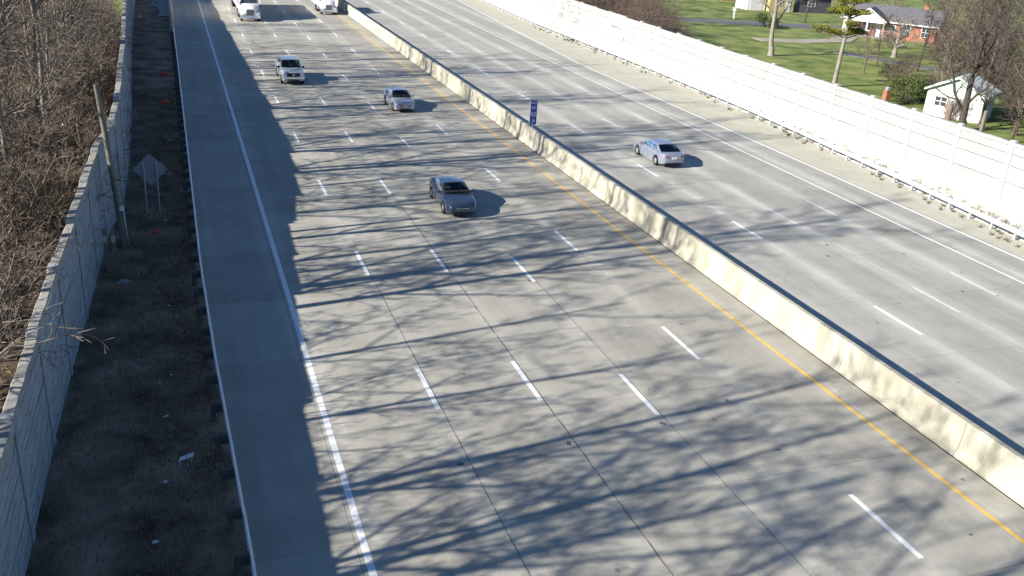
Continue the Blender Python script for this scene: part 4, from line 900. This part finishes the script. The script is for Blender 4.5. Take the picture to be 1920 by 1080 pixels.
def person(label, shirt, car, at, rz):
    """seated driver: one continuous skinned body, hands on the wheel"""
    V = {'pel': (0, 0, .10, .15), 'che': (-.08, 0, .42, .17), 'nec': (-.08, 0, .60, .06), 'hea': (-.05, 0, .70, .085), 'top': (-.05, 0, .82, .08),
         'sl': (-.06, .19, .52, .075), 'el': (.12, .25, .34, .05), 'hl': (.36, .15, .33, .035), 'sr': (-.06, -.19, .52, .075), 'er': (.12, -.25, .34, .05), 'hr': (.36, -.15, .33, .035),
         'kl': (.42, .12, .12, .08), 'kr': (.42, -.12, .12, .08)}
    E_ = [('pel', 'che'), ('che', 'nec'), ('nec', 'hea'), ('hea', 'top'), ('che', 'sl'), ('sl', 'el'), ('el', 'hl'), ('che', 'sr'), ('sr', 'er'), ('er', 'hr'), ('pel', 'kl'), ('pel', 'kr')]
    ks = list(V); me = bpy.data.meshes.new('body'); me.from_pydata([V[k][:3] for k in ks], [(ks.index(a), ks.index(b)) for a, b in E_], [])
    loc = car.matrix_basis @ Vector(at)
    root = empty('person', loc, rz); o = mesh_obj('body', me, root); o.data.materials.append(MATS[shirt])
    sk = o.modifiers.new('skin', 'SKIN'); sd_ = me.skin_vertices[0].data if me.skin_vertices else None
    if sd_ is None:
        bpy.context.view_layer.objects.active = o; bpy.ops.mesh.customdata_skin_add(); sd_ = me.skin_vertices[0].data
    for i, k in enumerate(ks): sd_[i].radius = (V[k][3], V[k][3]); sd_[i].use_root = (k == 'pel')
    ss = o.modifiers.new('sub', 'SUBSURF'); ss.levels = 2; ss.render_levels = 2
    b = MB(); b.loft([[(-.045+r_*.95*math.cos(a), r_*.85*math.sin(a), z) for a in np.arange(0, 6.28, .524)] for r_, z in ((.05, .585), (.085, .64), (.102, .70), (.105, .76), (.09, .82), (.04, .855))]); b.build('head', 'skin', root, True)
    b = MB(); b.loft([[(-.065+r_*math.cos(a), r_*.9*math.sin(a), z) for a in np.arange(0, 6.28, .524)] for r_, z in ((.107, .745), (.113, .79), (.10, .84), (.05, .872))]); b.build('hair', 'hair', root, True)
    b = MB(); b.add([(.045, -.014, .69), (.045, .014, .69), (.078, 0, .695), (.05, 0, .745)], [(0, 1, 2), (0, 2, 3), (1, 3, 2)]); b.build('nose', 'skin', root)
    tag(root, label, 'person')

SED = dict(L=4.86, W=1.83, wr=.33, xf=1.42, xr=-1.38, belt=.93, gc=.19, top=[(-2.43, .86), (-2.3, .98), (-1.75, 1.02), (-.9, .98), (.55, .96), (.95, .94), (1.6, .87), (2.1, .77), (2.35, .68), (2.43, .60)],
           plan=[(-2.43, .80), (-2.2, .92), (-1.7, .985), (-.8, 1), (.9, 1), (1.6, .98), (2.1, .91), (2.43, .74)], xa=1.02, xb=.18, xc=-1.0, xd=-1.82, zr=1.46, ss=[0, .05, .30, .50, .54, .72, .86, 1], win={1: 'side_window', 2: 'side_window', 4: 'side_window', 5: 'side_window'},
           seats=(.12, -.80), handles=(-.15, -1.05), doors=(.92, -.22, -1.12), grille=(.42, .15, .555), intake=(.55, .15, .33), bars=2, lamp_in=.34, fplate=False)
SEDB = dict(SED); SEDB.update(L=4.92, lamp=(.48, .2, .2), grille=(.34, .10, .58), bars=1, intake=(.62, .12, .32), rdrop=.09, zr=1.45, xc=-.85, xd=-1.95, roofw=.68, top=[(-2.46, .84), (-2.3, .99), (-1.85, 1.03), (-.9, .98), (.55, .96), (1.0, .94), (1.6, .88), (2.1, .78), (2.35, .68), (2.46, .58)])
SEDC = dict(SED); SEDC.update(L=4.80, lamp=(.42, .22, .2), W=1.80, grille=(.5, .2, .56), bars=2, bar_m='chrome', intake=(.45, .12, .32), emblem='chrome', top=[(-2.4, .90), (-2.28, 1.03), (-1.75, 1.06), (-.9, 1.0), (.55, .98), (.95, .96), (1.6, .91), (2.1, .82), (2.33, .73), (2.4, .66)], zr=1.47)
PIC = dict(L=5.85, W=2.0, wr=.40, xf=1.90, xr=-1.75, belt=1.18, gc=.32, tumble=.03, crown=.03, top=[(-2.92, 1.20), (-.95, 1.20), (.9, 1.22), (1.35, 1.22), (2.2, 1.17), (2.75, 1.10), (2.92, 1.02)], plan=[(-2.92, .95), (-2.6, .98), (0, 1), (2.0, 1), (2.6, .96), (2.92, .88)],
           xa=1.32, xb=.68, xc=-.75, xd=-1.0, zr=1.92, roofw=.78, ss=[0, .06, .32, .50, .55, .78, .92, 1], win={1: 's', 2: 's', 4: 's', 5: 's'}, seats=(.30, -.55), handles=(.05, -.9), doors=(1.12, .12, -.92), grille=(.56, .30, .90), bars=0, emblem='chrome', intake=(.55, .10, .47), bumper=(.97, .52, .72), lamp=(.30, .26, .2), lamp_in=.22, tail=(.16, .38), bed=(-2.88, -1.12, 1.2), mirror='black_plastic')
make_car('sedan', SEDB, (6.66, 47.65, .0), rad(-90-1.5), 'dark slate sedan straddling a lane line, nearest car on the left carriageway', 'car', 'paint_slate', ('person in a pale top driving the dark slate sedan', 'shirt_pale'))
make_car('sedan', SEDC, (9.50, 73.5, .0), rad(-90), 'silver sedan driving towards the camera behind the dark sedan', 'car', 'paint_silver', ('person in a dark top driving the oncoming silver sedan', 'shirt_dark'))
make_car('pickup_truck', PIC, (2.12, 85.4, .0), rad(-90), 'silvery white pickup truck with a dark grille, oncoming in the outer lanes', 'pickup', 'paint_white_silver', ('person in a pale top driving the pickup truck', 'shirt_pale'))
SEDR = dict(SED); SEDR.update(rdrop=.08, xd=-1.9, tail=(.36, .13))
make_car('sedan', SEDR, (24.08, 55.75, .0), rad(90), 'pale silver sedan seen from behind on the right carriageway', 'car', 'paint_pale_silver', ('person in a dark top driving the pale silver sedan away', 'shirt_dark'))

def semi(name, loc, rz, label, cat, trailer=True, sc_=1.0):
    """conventional truck tractor: sloped hood, grille, tall cab, fairing, tanks, trailer"""
    r = empty(name, loc, rz); tag(r, label, cat); r.scale = (sc_,)*3
    # x=0 at the front bumper, body extends to -x
    hood = MB(); hood.loft([[(x, -w*.96, z0), (x, -w, (z0+z1)/2), (x, -w*.93, z1-.12), (x, -w*.7, z1), (x, w*.7, z1), (x, w*.93, z1-.12), (x, w, (z0+z1)/2), (x, w*.96, z0)] for x, w, z0, z1 in ((-.12, .62, .75, 1.52), (-.3, .74, .72, 1.66), (-1.1, .86, .75, 1.84), (-1.75, .98, .75, 1.95))]); o = hood.build('hood', 'truck_white', r); smooth_angle(o, 40)
    for sd in (1, -1):
        f = MB(); f.loft([[(x, sd*.66, z0), (x, sd*1.22, z0), (x, sd*1.24, z1-.12), (x, sd*1.12, z1), (x, sd*.66, z1+.04)] for x, z0, z1 in ((-.10, .62, .98), (-.25, .62, 1.1), (-.55, 1.02, 1.22), (-1.05, 1.10, 1.26), (-1.5, .95, 1.2), (-1.75, .6, 1.1))]); f.build('fender', 'truck_white', r)
        b = MB(); b.loft([[(x, y_, .80), (x, y_, 1.02), (x+.03, y_, 1.0), (x+.03, y_, .82)] for x, y_ in ((-.25, sd*1.2), (-.1, sd*1.05), (-.07, sd*.72))]); b.build('headlight', 'lamp_clear', r)
        m_ = MB(); m_.tube([(-1.9, sd*1.15, 1.9), (-1.75, sd*1.42, 1.95), (-1.75, sd*1.45, 2.7), (-1.9, sd*1.2, 2.75)], .025, 6); mm_ = m_.build('mirror_arm', 'chrome', r); MB().bev_box(-1.84, -1.66, sd*1.45-.12, sd*1.45+.12, 2.0, 2.65, .03).build('mirror', 'truck_white', mm_)
        MB().disc((-2.9, sd*1.02, .72), 0, .33, 1.5, 16).build('fuel_tank', 'chrome', r)
        s_ = MB(); s_.tube([(-3.95, sd*1.02, .9), (-3.95, sd*1.02, 3.9)], .075, 10); s_.build('exhaust_stack', 'chrome', r, True)
        MB().bev_box(-3.2, -2.35, sd*1.19-.012, sd*1.19+.012, 2.0, 2.62, .01).build('side_window', 'window_glass', r)
        for x in (-.72,): wheel(r, x, sd*1.06, .50, .29, 'chrome')
        for x in (-4.6, -5.9): wheel(r, x, sd*.98, .50, .52, 'chrome')
    g_ = MB().bev_box(-.2, -.09, -.46, .46, .78, 1.46, .04).build('grille', 'black_plastic', r)
    for k in range(6): MB().box(-.1, -.078, -.42, .42, .86+.1*k, .885+.1*k).build('grille_bar', 'chrome', g_)
    b = MB(); b.loft([[(x-.14, y_, .36), (x, y_, .38), (x+.02, y_, .55), (x, y_, .72), (x-.14, y_, .74)] for y_, x in ((-1.24, -.22), (-.9, -.03), (0, .02), (.9, -.03), (1.24, -.22))]); b.build('bumper', 'chrome', r)
    c = MB(); c.loft([[(x, -w, .9), (x, w, .9), (x, w, z-.15), (x, w*.9, z), (x, -w*.9, z), (x, -w, z-.15)] for x, w, z in ((-1.72, 1.17, 2.0), (-1.78, 1.18, 2.05), (-2.25, 1.18, 2.82), (-2.6, 1.18, 3.3), (-3.4, 1.2, 3.95), (-4.1, 1.2, 4.0))]); o = c.build('cab', 'truck_white', r); smooth_angle(o, 40)
    wsd = MB()
    for sd in (1, -1): wsd.add([(-1.795, sd*.03, 2.09), (-1.86, sd*1.04, 2.09), (-2.245, sd*1.0, 2.74), (-2.195, sd*.03, 2.76), (-1.745, sd*.03, 2.07), (-1.79, sd*1.06, 2.07), (-2.20, sd*1.02, 2.77), (-2.15, sd*.03, 2.79)], [(4, 5, 6, 7), (0, 1, 5, 4), (1, 2, 6, 5), (2, 3, 7, 6), (3, 0, 4, 7)])
    wsd.build('windshield', 'window_glass', r); MB().bev_box(-2.3, -2.05, -1.1, 1.1, 2.80, 2.88, .02).build('sun_visor', 'truck_white', r)
    MB().box(-7.0, -.6, -.45, .45, .55, .82).build('chassis', 'black_plastic', r)
    if trailer == 'van':
        MB().bev_box(-18.5, -4.32, -1.28, 1.28, 1.15, 4.05, .04).build('trailer_box', 'truck_white', r)
        for k in range(11):
            for sd in (1, -1): MB().box(-17.9+1.2*k, -17.87+1.2*k, sd*1.285-.01, sd*1.285+.01, 1.25, 3.95).build('trailer_seam', 'galvanised', r)
        for x in (-15.8, -17.1):
            for sd in (1, -1): wheel(r, x, sd*.98, .50, .52, 'chrome')
    else:
        MB().bev_box(-10.2, -4.5, -1.22, 1.22, .95, 3.55, .05).build('cargo_box', 'truck_white', r)
        MB().box(-4.52, -4.49, -1.1, 1.1, 1.1, 3.4).build('box_front', 'siding_white', r)
        for k in range(5):
            for sd in (1, -1): MB().box(-9.9+1.2*k, -9.87+1.2*k, sd*1.225-.008, sd*1.225+.008, 1.05, 3.45).build('box_seam', 'galvanised', r)
    return r
semi('semi_truck', (1.86, 124.0, 0), rad(-90), 'white long-nosed semi truck at the top edge on the left carriageway', 'truck', 'van')
semi('box_truck', (13.2, 133.0, 0), rad(-90), 'white truck beside the median at the top edge', 'truck', 'box', .92)
